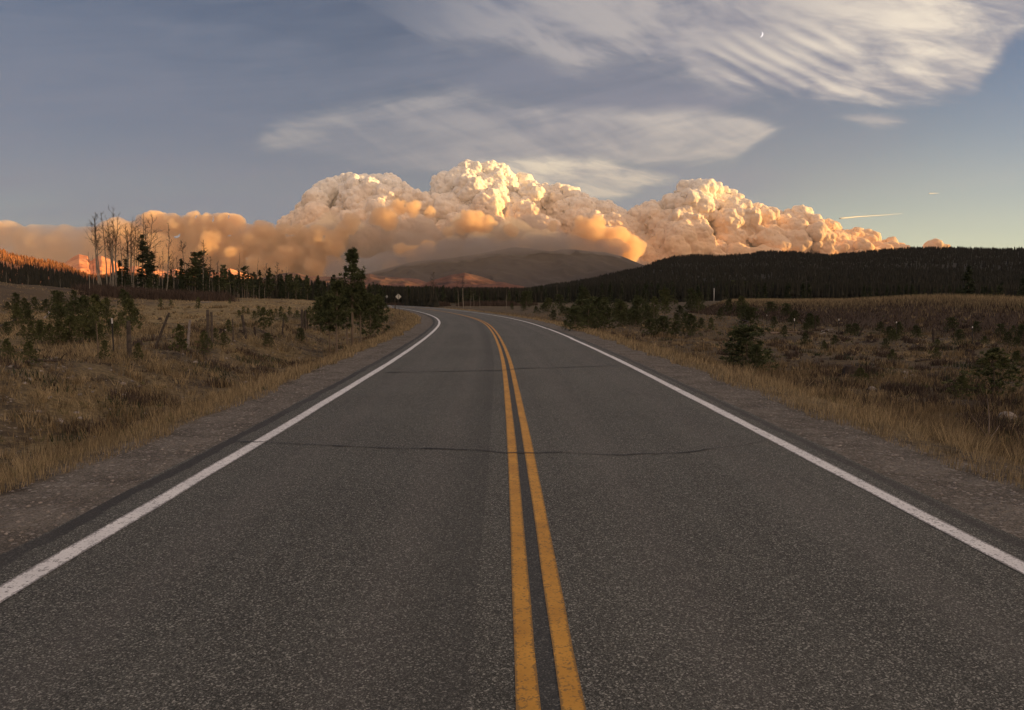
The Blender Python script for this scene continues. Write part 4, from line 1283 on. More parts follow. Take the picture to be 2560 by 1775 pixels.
# pale thin stems at the front of the wood
thin = [(361, 690, 742), (366, 686, 742), (481, 695, 748), (493, 690, 750), (500, 700, 752), (524, 690, 745), (536, 700, 744), (548, 690, 742), (470, 712, 752), (383, 700, 735), (395, 700, 738), (430, 705, 740),
        (606, 700, 738), (617, 690, 740), (634, 700, 742), (648, 690, 745), (661, 700, 757), (585, 705, 740), (570, 700, 738), (332, 690, 735), (312, 695, 728), (18, 672, 692), (72, 690, 704), (152, 676, 698), (1176, 715, 765), (1200, 722, 764)]
protos = []
items = []
for k in range(4):
    protos.append(None)
for i, (px, yt, yb) in enumerate(thin):
    Y = 112 + 26 * random.random()
    if px > 1000: Y = 185
    X, Y, zb = ground_at(px, Y)
    H = max(3.0, top_height(px, yt, Y, zb))
    k = i % 4
    if protos[k] is None:
        protos[k] = (bare_tree("young_aspen", 8.0, 300 + k, (0.3 * (k - 1.5), 0), first=0.55, nbr=8, spread=0.07, loc=(X, Y, zb), tr=0.008), 8.0)
        o = protos[k][0]; o.scale = (H / 8.0,) * 3
    else:
        o = copy_tree(protos[k][0], (X, Y, zb), 1.7 * i, H / 8.0)
    items.append((o, px, yt + 25, "slim pale-stemmed bare tree"))
place_labels(items, "{w}", "tree", "slim pale stems along the edge of the woods")

# ------------------------------------------------------------------ conifers of the left wood
P_SPR = [conifer("spruce", 10.0, 1.9, 0.06, 110, 20, 0.26, -0.05, 0.30, 0.75, 401, limbs=10),
         conifer("spruce", 10.0, 1.5, 0.10, 95, 18, 0.24, 0.05, 0.25, 0.7, 402, limbs=10, irregular=0.25),
         conifer("spruce", 10.0, 2.3, 0.04, 120, 20, 0.28, -0.10, 0.25, 0.85, 403, limbs=10),
         conifer("pine", 10.0, 2.1, 0.28, 60, 34, 0.27, 0.35, 0.05, 0.45, 404, "pine", limbs=16, irregular=0.45, bare=6),
         conifer("pine", 10.0, 1.8, 0.35, 55, 32, 0.25, 0.30, 0.05, 0.5, 405, "pine", limbs=16, irregular=0.4, bare=8),
         conifer("spruce", 10.0, 1.2, 0.16, 85, 17, 0.22, -0.05, 0.35, 0.6, 406, limbs=10, irregular=0.3)]
first_use = [True] * len(P_SPR)
def plant(k, X, Y, zb, H, rz=None, wscale=1.0, lib=P_SPR, fu=first_use, h0=10.0):
    s_ = H / h0; sc = (s_ * wscale, s_ * wscale, s_)
    rz = random.uniform(0, 6.28) if rz is None else rz
    if fu[k]:
        fu[k] = False; o = lib[k]
        o.location = (X, Y, zb); o.rotation_euler = (0, 0, rz); o.scale = sc
        return o
    return copy_tree(lib[k], (X, Y, zb), rz, sc)

named_con = [(360, 588, 136, 1, 1.25, "tallest spruce, dark and ragged, before the wide bare tree"),
             (382, 630, 134, 0, 1.15, "full dark spruce right beside the tallest one"),
             (371, 622, 138, 1, 1.0, "ragged spruce squeezed between the tallest and the full one"),
             (317, 648, 139, 5, 1.4, "narrow dark spruce under the kinked bare tree"),
             (302, 652, 141, 0, 1.1, "dark spruce at the left end of the wood behind bare trunks"),
             (456, 648, 136, 0, 1.05, "dense dark spruce from which the crooked bare tree rises"),
             (489, 634, 137, 3, 1.25, "broad ragged pine left of the bare tree with the rounded top"),
             (503, 630, 139, 4, 1.2, "upright ragged pine just behind the bare tree with the rounded top"),
             (430, 674, 145, 5, 1.2, "small pointed spruce between the lone slender bare tree and the dense spruce"),
             (558, 665, 146, 3, 1.1, "dark pine with rounded top where the wood drops lower"),
             (612, 667, 150, 4, 1.2, "dark upright pine near the middle of the wood"),
             (651, 676, 152, 0, 1.0, "pointed dark spruce in the middle of the wood"),
             (675, 672, 153, 3, 1.1, "dark pine beneath the twiggy round crowns"),
             (836, 688, 60, 1, 1.5, "spruce with thin pointed top left of the tall roadside pine"),
             (2420, 664, 150, 2, 1.35, "large lone spruce, broad and black, behind the embankment on the right"),
             (2556, 690, 140, 2, 1.2, "dark spruce cut by the right edge behind the embankment"),
             (2503, 706, 165, 0, 1.1, "smaller dark spruce between the large lone one and the right edge")]
for px, yt, Y, k, ws, lab in named_con:
    X, Y, zb = ground_at(px, Y)
    o = plant(k, X, Y, zb, top_height(px, yt, Y, zb), None, ws)
    tag(o, lab, "tree", "conifers with a label of their own")
items = []
r2 = np.random.default_rng(77)
for i in range(110):
    px = r2.uniform(292, 830)
    yt = np.interp(px, [290, 400, 520, 640, 720, 800, 960], [686, 686, 676, 684, 690, 696, 706]) + abs(r2.normal(0, 10)) - 6
    Y = r2.uniform(122, 200)
    X, Y, zb = ground_at(px, Y)
    H = top_height(px, yt, Y, zb)
    o = plant(int(r2.choice([0, 1, 2, 3, 4, 5, 5])), X, Y, zb, max(2.5, H), None, r2.uniform(0.8, 1.25))
    items.append((o, px, yt + 20, "dark conifer"))
place_labels(items, "{w}", "tree", "dark conifers of the left wood")
items = []
for i in range(50):
    px = r2.uniform(905, 1330)
    yt = np.interp(px, [900, 1000, 1100, 1200, 1330], [700, 716, 712, 722, 718]) + abs(r2.normal(0, 7))
    Y = r2.uniform(225, 270) if px > 960 else r2.uniform(150, 210)
    X, Y, zb = ground_at(px, Y)
    H = top_height(px, yt, Y, zb)
    o = plant(int(r2.choice([0, 1, 2, 3, 5])), X, Y, zb, max(3, H), None, r2.uniform(0.9, 1.4))
    items.append((o, px, yt + 20, "dark conifer"))
for i in range(85):
    px = r2.uniform(1330, 2600)
    yt = np.interp(px, [1330, 1500, 1800, 2100, 2600], [712, 704, 700, 706, 712]) + abs(r2.normal(0, 9))
    Y = r2.uniform(165, 330)
    X, Y, zb = ground_at(px, Y)
    H = top_height(px, yt, Y, zb)
    o = plant(int(r2.choice([0, 1, 2, 3, 5])), X, Y, zb, max(3, H), None, r2.uniform(0.9, 1.4))
    items.append((o, px, yt + 20, "blackish conifer"))
place_labels(items, "{w}", "tree", "conifers between the road and the ridge")
# the closed wood behind, read as one mass
def wood_mass(name, u0, u1, y0, y1, n, hmin, hmax, seed, fn=None):
    r = np.random.default_rng(seed)
    Y = r.uniform(y0, y1, n); u = r.uniform(u0, u1, n); X = u * Y
    P = np.c_[X, Y, terrain(X, Y) - 0.1]
    s_ = np.abs(lateral(X, Y)); P = P[s_ > 12]
    ht = np.interp(P[:, 0] / P[:, 1], [q[0] for q in fn], [q[1] for q in fn])      # skyline of the wood
    hh = np.clip((CAMH + (HOR - ht) / FPX * P[:, 1] - P[:, 2]) * (1.08 - 0.45 * r.random(len(P)) ** 1.4), 2.0, 14)
    V, T, A = cones(P, hh, hh * r.uniform(0.10, 0.19, len(P)), 7, 3, 0, seed)
    tag(mk(name, V, [T], M["tree_far"], None, False, {"tint": A}), kind="stuff")
sky_l = [(-0.60, 700), (-0.50, 696), (-0.40, 694), (-0.33, 699), (-0.27, 702), (-0.2, 708), (-0.16, 716), (0.04, 720), (0.1, 712), (0.3, 702), (0.45, 708), (0.7, 708)]
wood_mass("woodland", -0.515, -0.10, 165, 330, 3000, 5.0, 9.5, 501, sky_l)
wood_mass("woodland", -0.18, 0.04, 260, 420, 2600, 6.0, 11.0, 502, sky_l)
wood_mass("woodland", 0.02, 0.75, 260, 520, 5200, 6.0, 11.5, 503, sky_l)
# reddish leafless brush in front of the left wood and among the trunks
def brush(name, pts, seed, mat="brush", h=1.6, n=900, w=1.2):
    r = np.random.default_rng(seed); V = []; Q = []; A = []; c = 0
    for X, Yv, rad in pts:
        m = int(n * rad)
        a = r.random(m) * 6.28; q = rad * np.sqrt(r.random(m))
        bx, by = X + np.cos(a) * q * w, Yv + np.sin(a) * q
        bz = terrain(bx, by)
        hh = h * r.uniform(0.4, 1.1, m) * (1 - 0.5 * (q / rad) ** 2)
        lx_, ly_ = r.normal(0, 0.25, m) * hh, r.normal(0, 0.25, m) * hh
        wd = 0.0028 * np.hypot(bx, by) / 10 + 0.006
        ta = r.random(m) * 3.14
        ox, oy = np.cos(ta) * wd, np.sin(ta) * wd
        V.append(np.stack([np.c_[bx - ox, by - oy, bz], np.c_[bx + ox, by + oy, bz], np.c_[bx + lx_ + ox * 0.3, by + ly_ + oy * 0.3, bz + hh], np.c_[bx + lx_ - ox * 0.3, by + ly_ - oy * 0.3, bz + hh]], 1).reshape(-1, 3))
        A.append(np.repeat(r.random(m), 4)); c += m
    V = np.vstack(V)
    tag(mk(name, V, [np.arange(len(V)).reshape(-1, 4)], M[mat], None, False, {"tint": np.concatenate(A)}), kind="stuff")
pts = []
for i in range(70):
    px = r2.uniform(225, 560); Y = r2.uniform(108, 134); X, Y, _ = ground_at(px, Y); pts.append((X, Y, r2.uniform(0.8, 3.2)))
for i in range(40):
    px = r2.uniform(950, 1330); Y = r2.uniform(200, 225); X, Y, _ = ground_at(px, Y)
    if abs(lateral([X], [Y])[0]) > 9: pts.append((X, Y, r2.uniform(1.2, 3.0)))
brush("underbrush", pts, 601, h=1.5, n=110)

# ------------------------------------------------------------------ roadside pines
def tuft_pine(name, H, width, h0, seed, loc=(0, 0, 0), nb=34, clumps=5, nl=26, size=0.075, up=0.55, mat="pine", tr=0.013, shape=None, bark="pine_bark", clear=0.0):
    """pine whose limbs end in dense round tufts of long needles"""
    r = np.random.default_rng(seed); root = empty(name, loc)
    mb = MB(); n = 8; t = np.linspace(0, 1, n)
    P = np.c_[np.cumsum(r.normal(0, 0.008 * H, (n, 2)), axis=0) * t[:, None], t * H]; P[0, 2] = -0.2
    mb.tube(P, H * tr * (1 - 0.8 * t) + 0.004, 7, 0.6)
    C, D, A = [], [], []
    for i in range(nb):
        f = (i + r.random()) / nb
        h = H * (h0 + (1 - h0) * f)
        L = width * (shape(f) if shape else (1 - f) ** 0.7 + 0.08) * r.uniform(0.55, 1.15)
        th = i * 2.4 + r.normal(0, 0.5)
        j = min(f * (1 - h0) + h0, 0.99) * (n - 1); a = int(j); p0 = P[a] * (1 - (j - a)) + P[a + 1] * (j - a)
        u = up * r.uniform(0.5, 1.4) + 0.4 * f
        d = np.array([np.cos(th), np.sin(th), u]); d /= np.linalg.norm(d)
        e = p0 + d * L
        mb.tube([p0, p0 + d * L * 0.55 - (0, 0, 0.02 * L), e], [H * tr * 0.25, H * tr * 0.16, H * tr * 0.08], 4, 0.2, False)
        tint = np.clip(r.normal(0.5, 0.25), 0, 1)
        for c in range(clumps):
            q = r.uniform(0.35, 1.05); cc = p0 + d * L * q + r.normal(0, 1, 3) * np.array((1, 1, 0.7)) * L * 0.16
            m = int(nl * r.uniform(0.6, 1.3))
            dirs = r.normal(0, 1, (m, 3)) + d * 0.9 + np.array((0, 0, 0.4)); dirs /= np.linalg.norm(dirs, axis=1)[:, None]
            C.append(cc + dirs * size * 0.9); D.append(dirs); A.append(np.full(m, tint) + r.normal(0, 0.18, m))
    m = nl * 2; dirs = r.normal(0, 0.5, (m, 3)) + np.array((0, 0, 1.0)); dirs /= np.linalg.norm(dirs, axis=1)[:, None]
    C.append(P[-1] - np.outer(r.random(m), (0, 0, H * 0.06)) + dirs * size * 0.7); D.append(dirs); A.append(r.random(m))
    C, D, A = np.vstack(C), np.vstack(D), np.clip(np.concatenate(A), 0, 1)
    V, Q = leaves(C, D, size, r, 0.15, 4.2)
    mb.build("trunk", M[bark], root)
    mk("crown", V, [Q], M[mat], root, False, {"tint": np.repeat(A, 4)})
    return root

def two_lobes(f): return np.interp(f, [0, 0.15, 0.3, 0.4, 0.5, 0.62, 0.70, 0.74, 0.80, 0.9, 1], [0.5, 0.75, 0.7, 1.0, 1.0, 0.8, 0.25, 0.28, 0.45, 0.48, 0.3])
hero_pines = [  # px, base py, top py, Y, width, h0, seed, label, shape
    (879, 850, 630, 33, 0.66, 0.38, 701, "tall roadside pine with two dark rounded tufts of crown against the smoke", two_lobes, 60),
    (840, 868, 708, 31, 0.62, 0.36, 702, "pine with pale crooked trunk, left front of the roadside clump", None, 46),
    (822, 862, 735, 31.5, 0.55, 0.38, 703, "slim pine at the left side of the roadside clump", None, 40),
    (900, 850, 712, 34, 0.62, 0.42, 704, "pine directly right of the tall one in the roadside clump", None, 44),
    (866, 835, 716, 38, 0.65, 0.35, 705, "pine half hidden at the back of the roadside clump", None, 34),
    (925, 805, 738, 44, 0.95, 0.05, 706, "bushy low pine at the right end of the roadside clump", None, 44),
    (945, 790, 742, 52, 1.0, 0.05, 707, "low bushy pine farthest right behind the roadside clump", None, 40),
    (800, 826, 748, 42, 0.9, 0.05, 708, "low dark pine behind the left side of the roadside clump", None, 50),
    (905, 780, 726, 62, 0.9, 0.05, 709, "broad pine behind the right side of the roadside clump", None, 56),
    (850, 775, 722, 66, 0.9, 0.05, 710, "broad dark pine farthest back behind the roadside clump", None, 56)]
for px, yb, yt, Y, w, h0, sd_, lab, shp, nb in hero_pines:
    X, Y, zb = ground_at(px, Y)
    o = tuft_pine("pine", top_height(px, yt, Y, zb), w, h0, sd_, (X, Y, zb), nb=nb, clumps=5, nl=19, size=0.080 if Y < 50 else 0.11, shape=shp, tr=0.016)
    tag(o, lab, "tree", "pines of the roadside clump")

# ------------------------------------------------------------------ young pines in the fields
SAP = [tuft_pine("young_pine", 1.6, 0.62, 0.06, 801, nb=40, clumps=5, nl=20, size=0.050, mat="sapling", tr=0.012),
       tuft_pine("young_pine", 1.6, 0.52, 0.12, 802, nb=34, clumps=5, nl=18, size=0.050, mat="sapling", tr=0.012),
       tuft_pine("young_pine", 1.6, 0.78, 0.03, 803, nb=46, clumps=5, nl=20, size=0.055, mat="sapling", tr=0.014, up=0.4),
       tuft_pine("young_pine", 1.6, 0.46, 0.40, 804, nb=28, clumps=4, nl=15, size=0.050, mat="sapling", tr=0.012),
       tuft_pine("young_pine", 1.6, 0.78, 0.02, 805, nb=54, clumps=5, nl=16, size=0.060, mat="pine", tr=0.014, up=0.35),
       tuft_pine("young_pine", 1.6, 0.95, 0.02, 806, nb=64, clumps=5, nl=16, size=0.062, mat="pine", tr=0.016, up=0.35, shape=lambda f: (1 - f) ** 0.45 * 0.9 + 0.1)]
fs = [True] * len(SAP)
sap = [(19, 776, 755, 4), (42, 776, 734, 4), (67, 790, 758, 4), (88, 780, 744, 4), (115, 786, 750, 4), (140, 772, 730, 5), (150, 815, 766, 5), (172, 800, 760, 4), (186, 765, 727, 4), (189, 806, 754, 4), (212, 800, 745, 4), (230, 812, 772, 0),
       (246, 893, 742, 3), (265, 798, 768, 4), (79, 868, 806, 0), (102, 860, 806, 0), (60, 850, 815, 2), (210, 858, 793, 2), (175, 857, 793, 2), (150, 862, 805, 0), (254, 862, 812, 0), (125, 865, 812, 2), (232, 850, 800, 2), (263, 905, 866, 0), (18, 840, 808, 5),
       (75, 915, 873, 2), (324, 893, 752, 3), (338, 808, 772, 4), (453, 899, 813, 1), (512, 884, 830, 2), (496, 781, 744, 1), (402, 776, 746, 1), (427, 770, 750, 1), (309, 762, 724, 4), (331, 778, 750, 2), (573, 842, 800, 1), (575, 764, 746, 1),
       (621, 792, 770, 1), (660, 838, 770, 1), (679, 838, 776, 3), (703, 803, 767, 1), (724, 794, 767, 1), (646, 794, 765, 1), (743, 801, 777, 2), (767, 824, 776, 3), (783, 806, 770, 1), (751, 856, 823, 5), (608, 789, 767, 1), (689, 790, 772, 1),
       (636, 800, 778, 2), (713, 812, 786, 2), (598, 795, 776, 2), (345, 905, 878, 0), (20, 905, 880, 2), (560, 868, 842, 2), (540, 855, 828, 1), (668, 868, 845, 5), (800, 800, 770, 4), (775, 790, 765, 1),
       (1492, 823, 750, 5), (1470, 815, 765, 4), (1515, 822, 770, 4), (1634, 822, 744, 3), (1661, 815, 748, 3), (1746, 806, 750, 3), (1729, 842, 788, 4), (1776, 836, 795, 1), (1658, 842, 794, 5), (1625, 842, 800, 5), (1690, 842, 806, 5), (1383, 800, 776, 4),
       (1865, 930, 824, 5), (1890, 940, 868, 4), (1563, 800, 772, 4), (1619, 800, 762, 4), (1590, 790, 760, 4), (1700, 800, 765, 4), (1988, 800, 776, 4), (2039, 815, 790, 4), (2012, 868, 833, 4), (2483, 1000, 878, 2), (2404, 998, 942, 2),
       (2377, 830, 796, 5), (2440, 835, 806, 5), (2500, 842, 812, 5), (2556, 860, 815, 5), (1420, 795, 770, 4), (1450, 800, 778, 4), (1340, 785, 766, 4), (1540, 805, 778, 4), (1935, 818, 792, 4), (2200, 835, 806, 4), (2290, 845, 815, 4), (2540, 930, 880, 2),
       (1310, 778, 760, 4), (1280, 775, 758, 4), (1360, 782, 760, 4), (1800, 800, 772, 4), (2230, 905, 880, 2), (2060, 880, 852, 2), (2340, 900, 872, 2), (1960, 845, 815, 4), (2150, 960, 925, 2)]
for i in range(46):
    px = r2.uniform(1300, 2050); yb = 768 + 60 * r2.random() ** 1.3 + (px - 1300) * 0.012
    sap.append((px, yb, yb - r2.uniform(24, 58) * (1.0 if 1430 < px < 1900 else 0.7), int(r2.choice([4, 5, 5, 4, 2]))))
for i in range(16):
    px = r2.uniform(2050, 2560); yb = r2.uniform(835, 880)
    sap.append((px, yb, yb - r2.uniform(16, 34), int(r2.choice([4, 5, 2]))))
for i in range(24):
    px = r2.uniform(0, 330); yb = r2.uniform(770, 860)
    sap.append((px, yb, yb - r2.uniform(22, 50), int(r2.choice([4, 5, 0, 2]))))
items = []
for px, yb, yt, k in sap:
    X, Y, zb = ground_px(px, yb)
    H = max(0.5, top_height(px, yt, Y, zb))
    o = plant(k, X, Y, zb, H, None, r2.uniform(0.85, 1.2) * (0.9 if k in (3,) else 1.5 if px in (1492, 1865, 1658, 1634, 2483) else 1.15 if px > 1300 else 1.0), SAP, fs, 1.6)
    word = ("slender bare-stemmed young pine" if k == 3 else "dark bushy young pine" if k in (4, 5) else "broad light-green young pine" if k == 2 else "small light-green young pine")
    items.append((o, px, (yb + yt) / 2, word))
place_labels(items, "{w}", "young pine", "young pines in the fields")

# ------------------------------------------------------------------ grass
def grass(name, X, Yv, h, mat, seed, lean=0.25, seg=2, wk=1.0, tint=None, bias=(0.0, 0.0)):
    r = np.random.default_rng(seed); n = len(X)
    Z = terrain(X, Yv) - 0.02
    d = np.hypot(X, Yv)
    w = np.maximum(0.0022, d * 0.00030) * r.uniform(0.7, 1.5, n) * wk
    th = r.uniform(0, 6.283, n); ox, oy = np.cos(th) * w, np.sin(th) * w
    lx_ = (r.normal(0, lean, n) + bias[0]) * h; ly_ = (r.normal(0, lean, n) + bias[1]) * h
    t = r.random(n) * 0.75 + 0.25 * (tint if tint is not None else r.random(n))
    if seg == 2:
        V = np.stack([np.c_[X - ox, Yv - oy, Z], np.c_[X + ox, Yv + oy, Z],
                      np.c_[X + lx_ * 0.35 + ox * 0.8, Yv + ly_ * 0.35 + oy * 0.8, Z + h * 0.6], np.c_[X + lx_ * 0.35 - ox * 0.8, Yv + ly_ * 0.35 - oy * 0.8, Z + h * 0.6],
                      np.c_[X + lx_, Yv + ly_, Z + h]], 1).reshape(-1, 3)
        b = np.arange(n)[:, None] * 5
        F = [b + np.array((0, 1, 2, 3)), b + np.array((3, 2, 4))]
        t = np.repeat(t, 5)
    else:
        V = np.stack([np.c_[X - ox, Yv - oy, Z], np.c_[X + ox, Yv + oy, Z], np.c_[X + lx_, Yv + ly_, Z + h]], 1).reshape(-1, 3)
        F = [np.arange(3 * n).reshape(n, 3)]; t = np.repeat(t, 3)
    return tag(mk(name, V, F, M[mat], None, False, {"tint": np.clip(t, 0, 1)}), kind="stuff")

def verge(side, n, seed, l0, l1, h0, h1, smax=130.0, clump=0.5):
    r = np.random.default_rng(seed)
    i0 = np.searchsorted(RL[:, 1], 1.2)
    base = RS[i0]
    s = base + 1.5 * (np.exp(r.random(n) * math.log(smax / 1.5)) - 1)
    P = np.c_[np.interp(s, RS, RL[:, 0]), np.interp(s, RS, RL[:, 1])]
    Nn = np.c_[np.interp(s, RS, RN[:, 0]), np.interp(s, RS, RN[:, 1])]
    q = r.random(n) ** 1.3
    edge = (fbm(s * 0.8, s * 0 + side, 3, seed) - 0.5) * 0.7
    lat = l0 + edge + (l1 - l0) * q
    X, Yv = P[:, 0] + side * Nn[:, 0] * lat, P[:, 1] + side * Nn[:, 1] * lat
    c = fbm(X * 1.6, Yv * 1.6, 3, seed + 1)
    keep = c > clump - 0.25 * (q < 0.5)
    X, Yv, q, c = X[keep], Yv[keep], q[keep], c[keep]
    h = (h0 + (h1 - h0) * r.random(len(X)) ** 1.6) * np.clip(0.35 + 1.3 * (c - 0.25), 0.3, 1.2)
    return X, Yv, h
X, Yv, h = verge(-1, 46000, 901, 4.55, 6.5, 0.04, 0.28, clump=0.50)
grass("verge_grass", X, Yv, h, "grass", 911, 0.20, 2, bias=(0.05, -0.05))
X, Yv, h = verge(1, 46000, 902, 4.45, 6.8, 0.04, 0.27, clump=0.50)
grass("verge_grass", X, Yv, h, "grass", 912, 0.20, 2, bias=(0.08, 0.0))
X, Yv, h = verge(-1, 30000, 903, 6.0, 11.5, 0.06, 0.26, clump=0.46)
grass("verge_grass", X, Yv, h, "grass_dull", 913, 0.35, 2)
X, Yv, h = verge(1, 34000, 904, 6.2, 13.0, 0.08, 0.34, clump=0.44)
grass("verge_grass", X, Yv, h, "grass_dull", 914, 0.30, 2)

def field(n, seed, u0, u1, y0, y1, thr, hmin, hmax, amin, fr=0.55, fy=0.9):
    r = np.random.default_rng(seed)
    Yv = np.exp(np.log(y0) + (np.log(y1) - np.log(y0)) * r.random(n) ** fy)
    X = (u0 + (u1 - u0) * r.random(n)) * Yv
    c = 0.6 * fbm(X * fr, Yv * fr, 4, seed) + 0.4 * fbm(X * 0.12, Yv * 0.12, 3, seed + 2)
    a = np.abs(lateral(X, Yv))
    k = (c > thr) & (a > amin) & (Yv > 3)
    X, Yv, c = X[k], Yv[k], c[k]
    h = (hmin + (hmax - hmin) * r.random(len(X))) * np.clip(0.5 + 4 * (c - thr), 0.4, 1.5)
    return X, Yv, h
X, Yv, h = field(120000, 921, -0.95, -0.03, 14, 150, 0.47, 0.10, 0.26, 8.5)
m_ = lateral(X, Yv) < 0
grass("field_grass", X[m_], Yv[m_], h[m_], "grass", 922, 0.35, 1, 1.3)
X, Yv, h = field(110000, 923, 0.03, 1.0, 8, 120, 0.47, 0.10, 0.30, 7.0)
m_ = (lateral(X, Yv) > 0)
grass("field_grass", X[m_], Yv[m_], h[m_], "grass_dull", 924, 0.35, 1, 1.3)
# bright grass along the crest of the embankment
r_ = np.random.default_rng(931)
n = 26000; Yv = r_.uniform(40, 128, n); X = 36.3 + r_.normal(0, 1.3, n) - 1.6 * (fbm(Yv * 0.05, Yv * 0, 3, 4) - 0.5)
grass("field_grass", X, Yv, r_.uniform(0.2, 0.55, n), "grass", 932, 0.25, 1, 1.0)
n = 16000; Yv = r_.uniform(36, 128, n); X = r_.uniform(29, 36, n)
grass("field_grass", X, Yv, r_.uniform(0.15, 0.45, n), "brush", 933, 0.35, 1, 1.1)
# bunches of dry grass, each a spray of blades of one shade
def tufts(name, n, seed, u0, u1, y0, y1, amin, side, mat, h0, h1, nb, thr=0.0, amax=400):
    r = np.random.default_rng(seed)
    Yv = np.exp(r.uniform(math.log(y0), math.log(y1), n)); X = r.uniform(u0, u1, n) * Yv
    s_ = lateral(X, Yv) * side; c = fbm(X * 0.5, Yv * 0.5, 3, seed + 3)
    k = (s_ > amin) & (s_ < amax) & (c > thr); X, Yv = X[k], Yv[k]
    H = r.uniform(h0, h1, len(X)) * r.uniform(0.6, 1.1, len(X)); tn = r.random(len(X)) ** 0.8
    cnt = (nb * r.uniform(0.5, 1.4, len(X))).astype(int); b = np.repeat(np.arange(len(X)), cnt)
    a = r.uniform(0, 6.283, len(b)); q = np.sqrt(r.random(len(b))) * H[b] * 0.30
    bx, by = X[b] + np.cos(a) * q, Yv[b] + np.sin(a) * q
    Z = terrain(X, Yv)[b] - 0.03; d = np.hypot(bx, by)
    h = H[b] * r.uniform(0.45, 1.05, len(b)); w = np.maximum(0.0025, d * 0.00036) * r.uniform(0.7, 1.4, len(b))
    th = r.uniform(0, 6.283, len(b)); ox, oy = np.cos(th) * w, np.sin(th) * w
    lx_ = np.cos(a) * h * 0.45 + r.normal(0, 0.16, len(b)) * h; ly_ = np.sin(a) * h * 0.45 + r.normal(0, 0.16, len(b)) * h
    V = np.stack([np.c_[bx - ox, by - oy, Z], np.c_[bx + ox, by + oy, Z], np.c_[bx + lx_, by + ly_, Z + h]], 1).reshape(-1, 3)
    t = np.clip(tn[b] + r.normal(0, 0.12, len(b)), 0, 1)
    tag(mk(name, V, [np.arange(len(V)).reshape(-1, 3)], M[mat], None, False, {"tint": np.repeat(t, 3)}), kind="stuff")
tufts("grass_tufts", 7000, 981, -0.95, -0.03, 5.5, 90, 6.2, -1, "grass", 0.12, 0.36, 16, 0.45)
tufts("grass_tufts", 8000, 983, 0.03, 1.0, 5.5, 80, 6.0, 1, "grass", 0.12, 0.38, 16, 0.47)
tufts("grass_tufts", 5000, 985, -0.95, -0.03, 5.5, 60, 6.5, -1, "brush", 0.08, 0.22, 14, 0.42)
tufts("grass_tufts", 7000, 987, 0.03, 1.0, 5.5, 60, 6.5, 1, "brush", 0.10, 0.30, 16, 0.40)
tufts("grass_tufts", 2200, 989, -0.95, -0.03, 2.5, 60, 4.6, -1, "grass", 0.25, 0.55, 18, 0.44, 6.5)
tufts("grass_tufts", 2200, 991, 0.03, 1.0, 2.5, 60, 4.5, 1, "grass", 0.25, 0.50, 18, 0.44, 7.0)
M["green_grass"] = m_tint("green_weeds", (0.050, 0.058, 0.024), (0.15, 0.15, 0.06), 0.85, None, 0.2)
tufts("weeds", 2600, 993, -0.95, -0.03, 3, 70, 4.6, -1, "green_grass", 0.06, 0.20, 16, 0.50)
tufts("weeds", 3200, 995, 0.03, 1.0, 4, 70, 6.0, 1, "green_grass", 0.08, 0.26, 16, 0.47)
# dull low scrub in clumps
def scrub(n, seed, u0, u1, y0, y1, amin, side, mat, h, dens):
    r = np.random.default_rng(seed); V, A = [], []; k = 0; pts = []
    while k < n:
        Yq = math.exp(r.uniform(math.log(y0), math.log(y1))); Xq = r.uniform(u0, u1) * Yq
        s_ = lateral([Xq], [Yq])[0]
        if s_ * side < amin: continue
        pts.append((Xq, Yq, r.uniform(0.18, 0.6))); k += 1
    brush("scrub", pts, seed + 1, mat, h, dens, 1.2)
scrub(110, 941, -0.9, -0.05, 9, 75, 6.5, -1, "grass_dull", 0.32, 170)
scrub(190, 943, 0.05, 0.95, 7, 60, 6.5, 1, "grass_dull", 0.40, 190)
scrub(150, 948, 0.05, 0.95, 8, 60, 7.0, 1, "brush", 0.34, 260)
scrub(70, 950, -0.9, -0.05, 10, 60, 6.5, -1, "brush", 0.28, 240)
scrub(90, 945, 0.05, 0.95, 7, 60, 7.0, 1, "spruce", 0.26, 150)
scrub(40, 947, -0.9, -0.05, 9, 60, 7.0, -1, "spruce", 0.24, 150)

# ------------------------------------------------------------------ stones
def stone_mesh(seed, sub=2, flat=0.62, rough=0.22):
    import bmesh
    bm = bmesh.new(); bmesh.ops.create_icosphere(bm, subdivisions=sub, radius=1.0)
    V = np.array([v.co[:] for v in bm.verts]); F = np.array([[v.index for v in f.verts] for f in bm.faces]); bm.free()
    k = 1 + rough * (2 * (fbm(V[:, 0] * 1.3 + seed * 3.1, V[:, 1] * 1.3 + V[:, 2] * 1.7, 3, seed) - 0.5)) + rough * 0.5 * (cell(V + seed, 0.9, seed) - 0.5)
    V = V * k[:, None] * (1.0, 0.8, flat)
    return V, F
def stones(name, P, R, mat, seed):
    r = np.random.default_rng(seed); Vs, Fs, As = [], [], []; c = 0
    base = [stone_mesh(seed + i, 1) for i in range(5)]
    for p, q in zip(P, R):
        V, F = base[r.integers(5)]; a = r.uniform(0, 6.28)
        Rm = np.array([[math.cos(a), -math.sin(a), 0], [math.sin(a), math.cos(a), 0], [0, 0, 1]])
        Vs.append((V * q) @ Rm.T + p); Fs.append(F + c); c += len(V); As.append(np.full(len(V), r.random()))
    tag(mk(name, np.vstack(Vs), [np.vstack(Fs)], M[mat], None, False, {"tint": np.concatenate(As)}), kind="stuff")
r_ = np.random.default_rng(951)
n = 900; s = RS[np.searchsorted(RL[:, 1], 4)] + 58 * r_.random(n) ** 1.2; lt = -r_.uniform(6.4, 11.5, n)
X = np.interp(s, RS, RL[:, 0]) + np.interp(s, RS, RN[:, 0]) * lt; Yv = np.interp(s, RS, RL[:, 1]) + np.interp(s, RS, RN[:, 1]) * lt
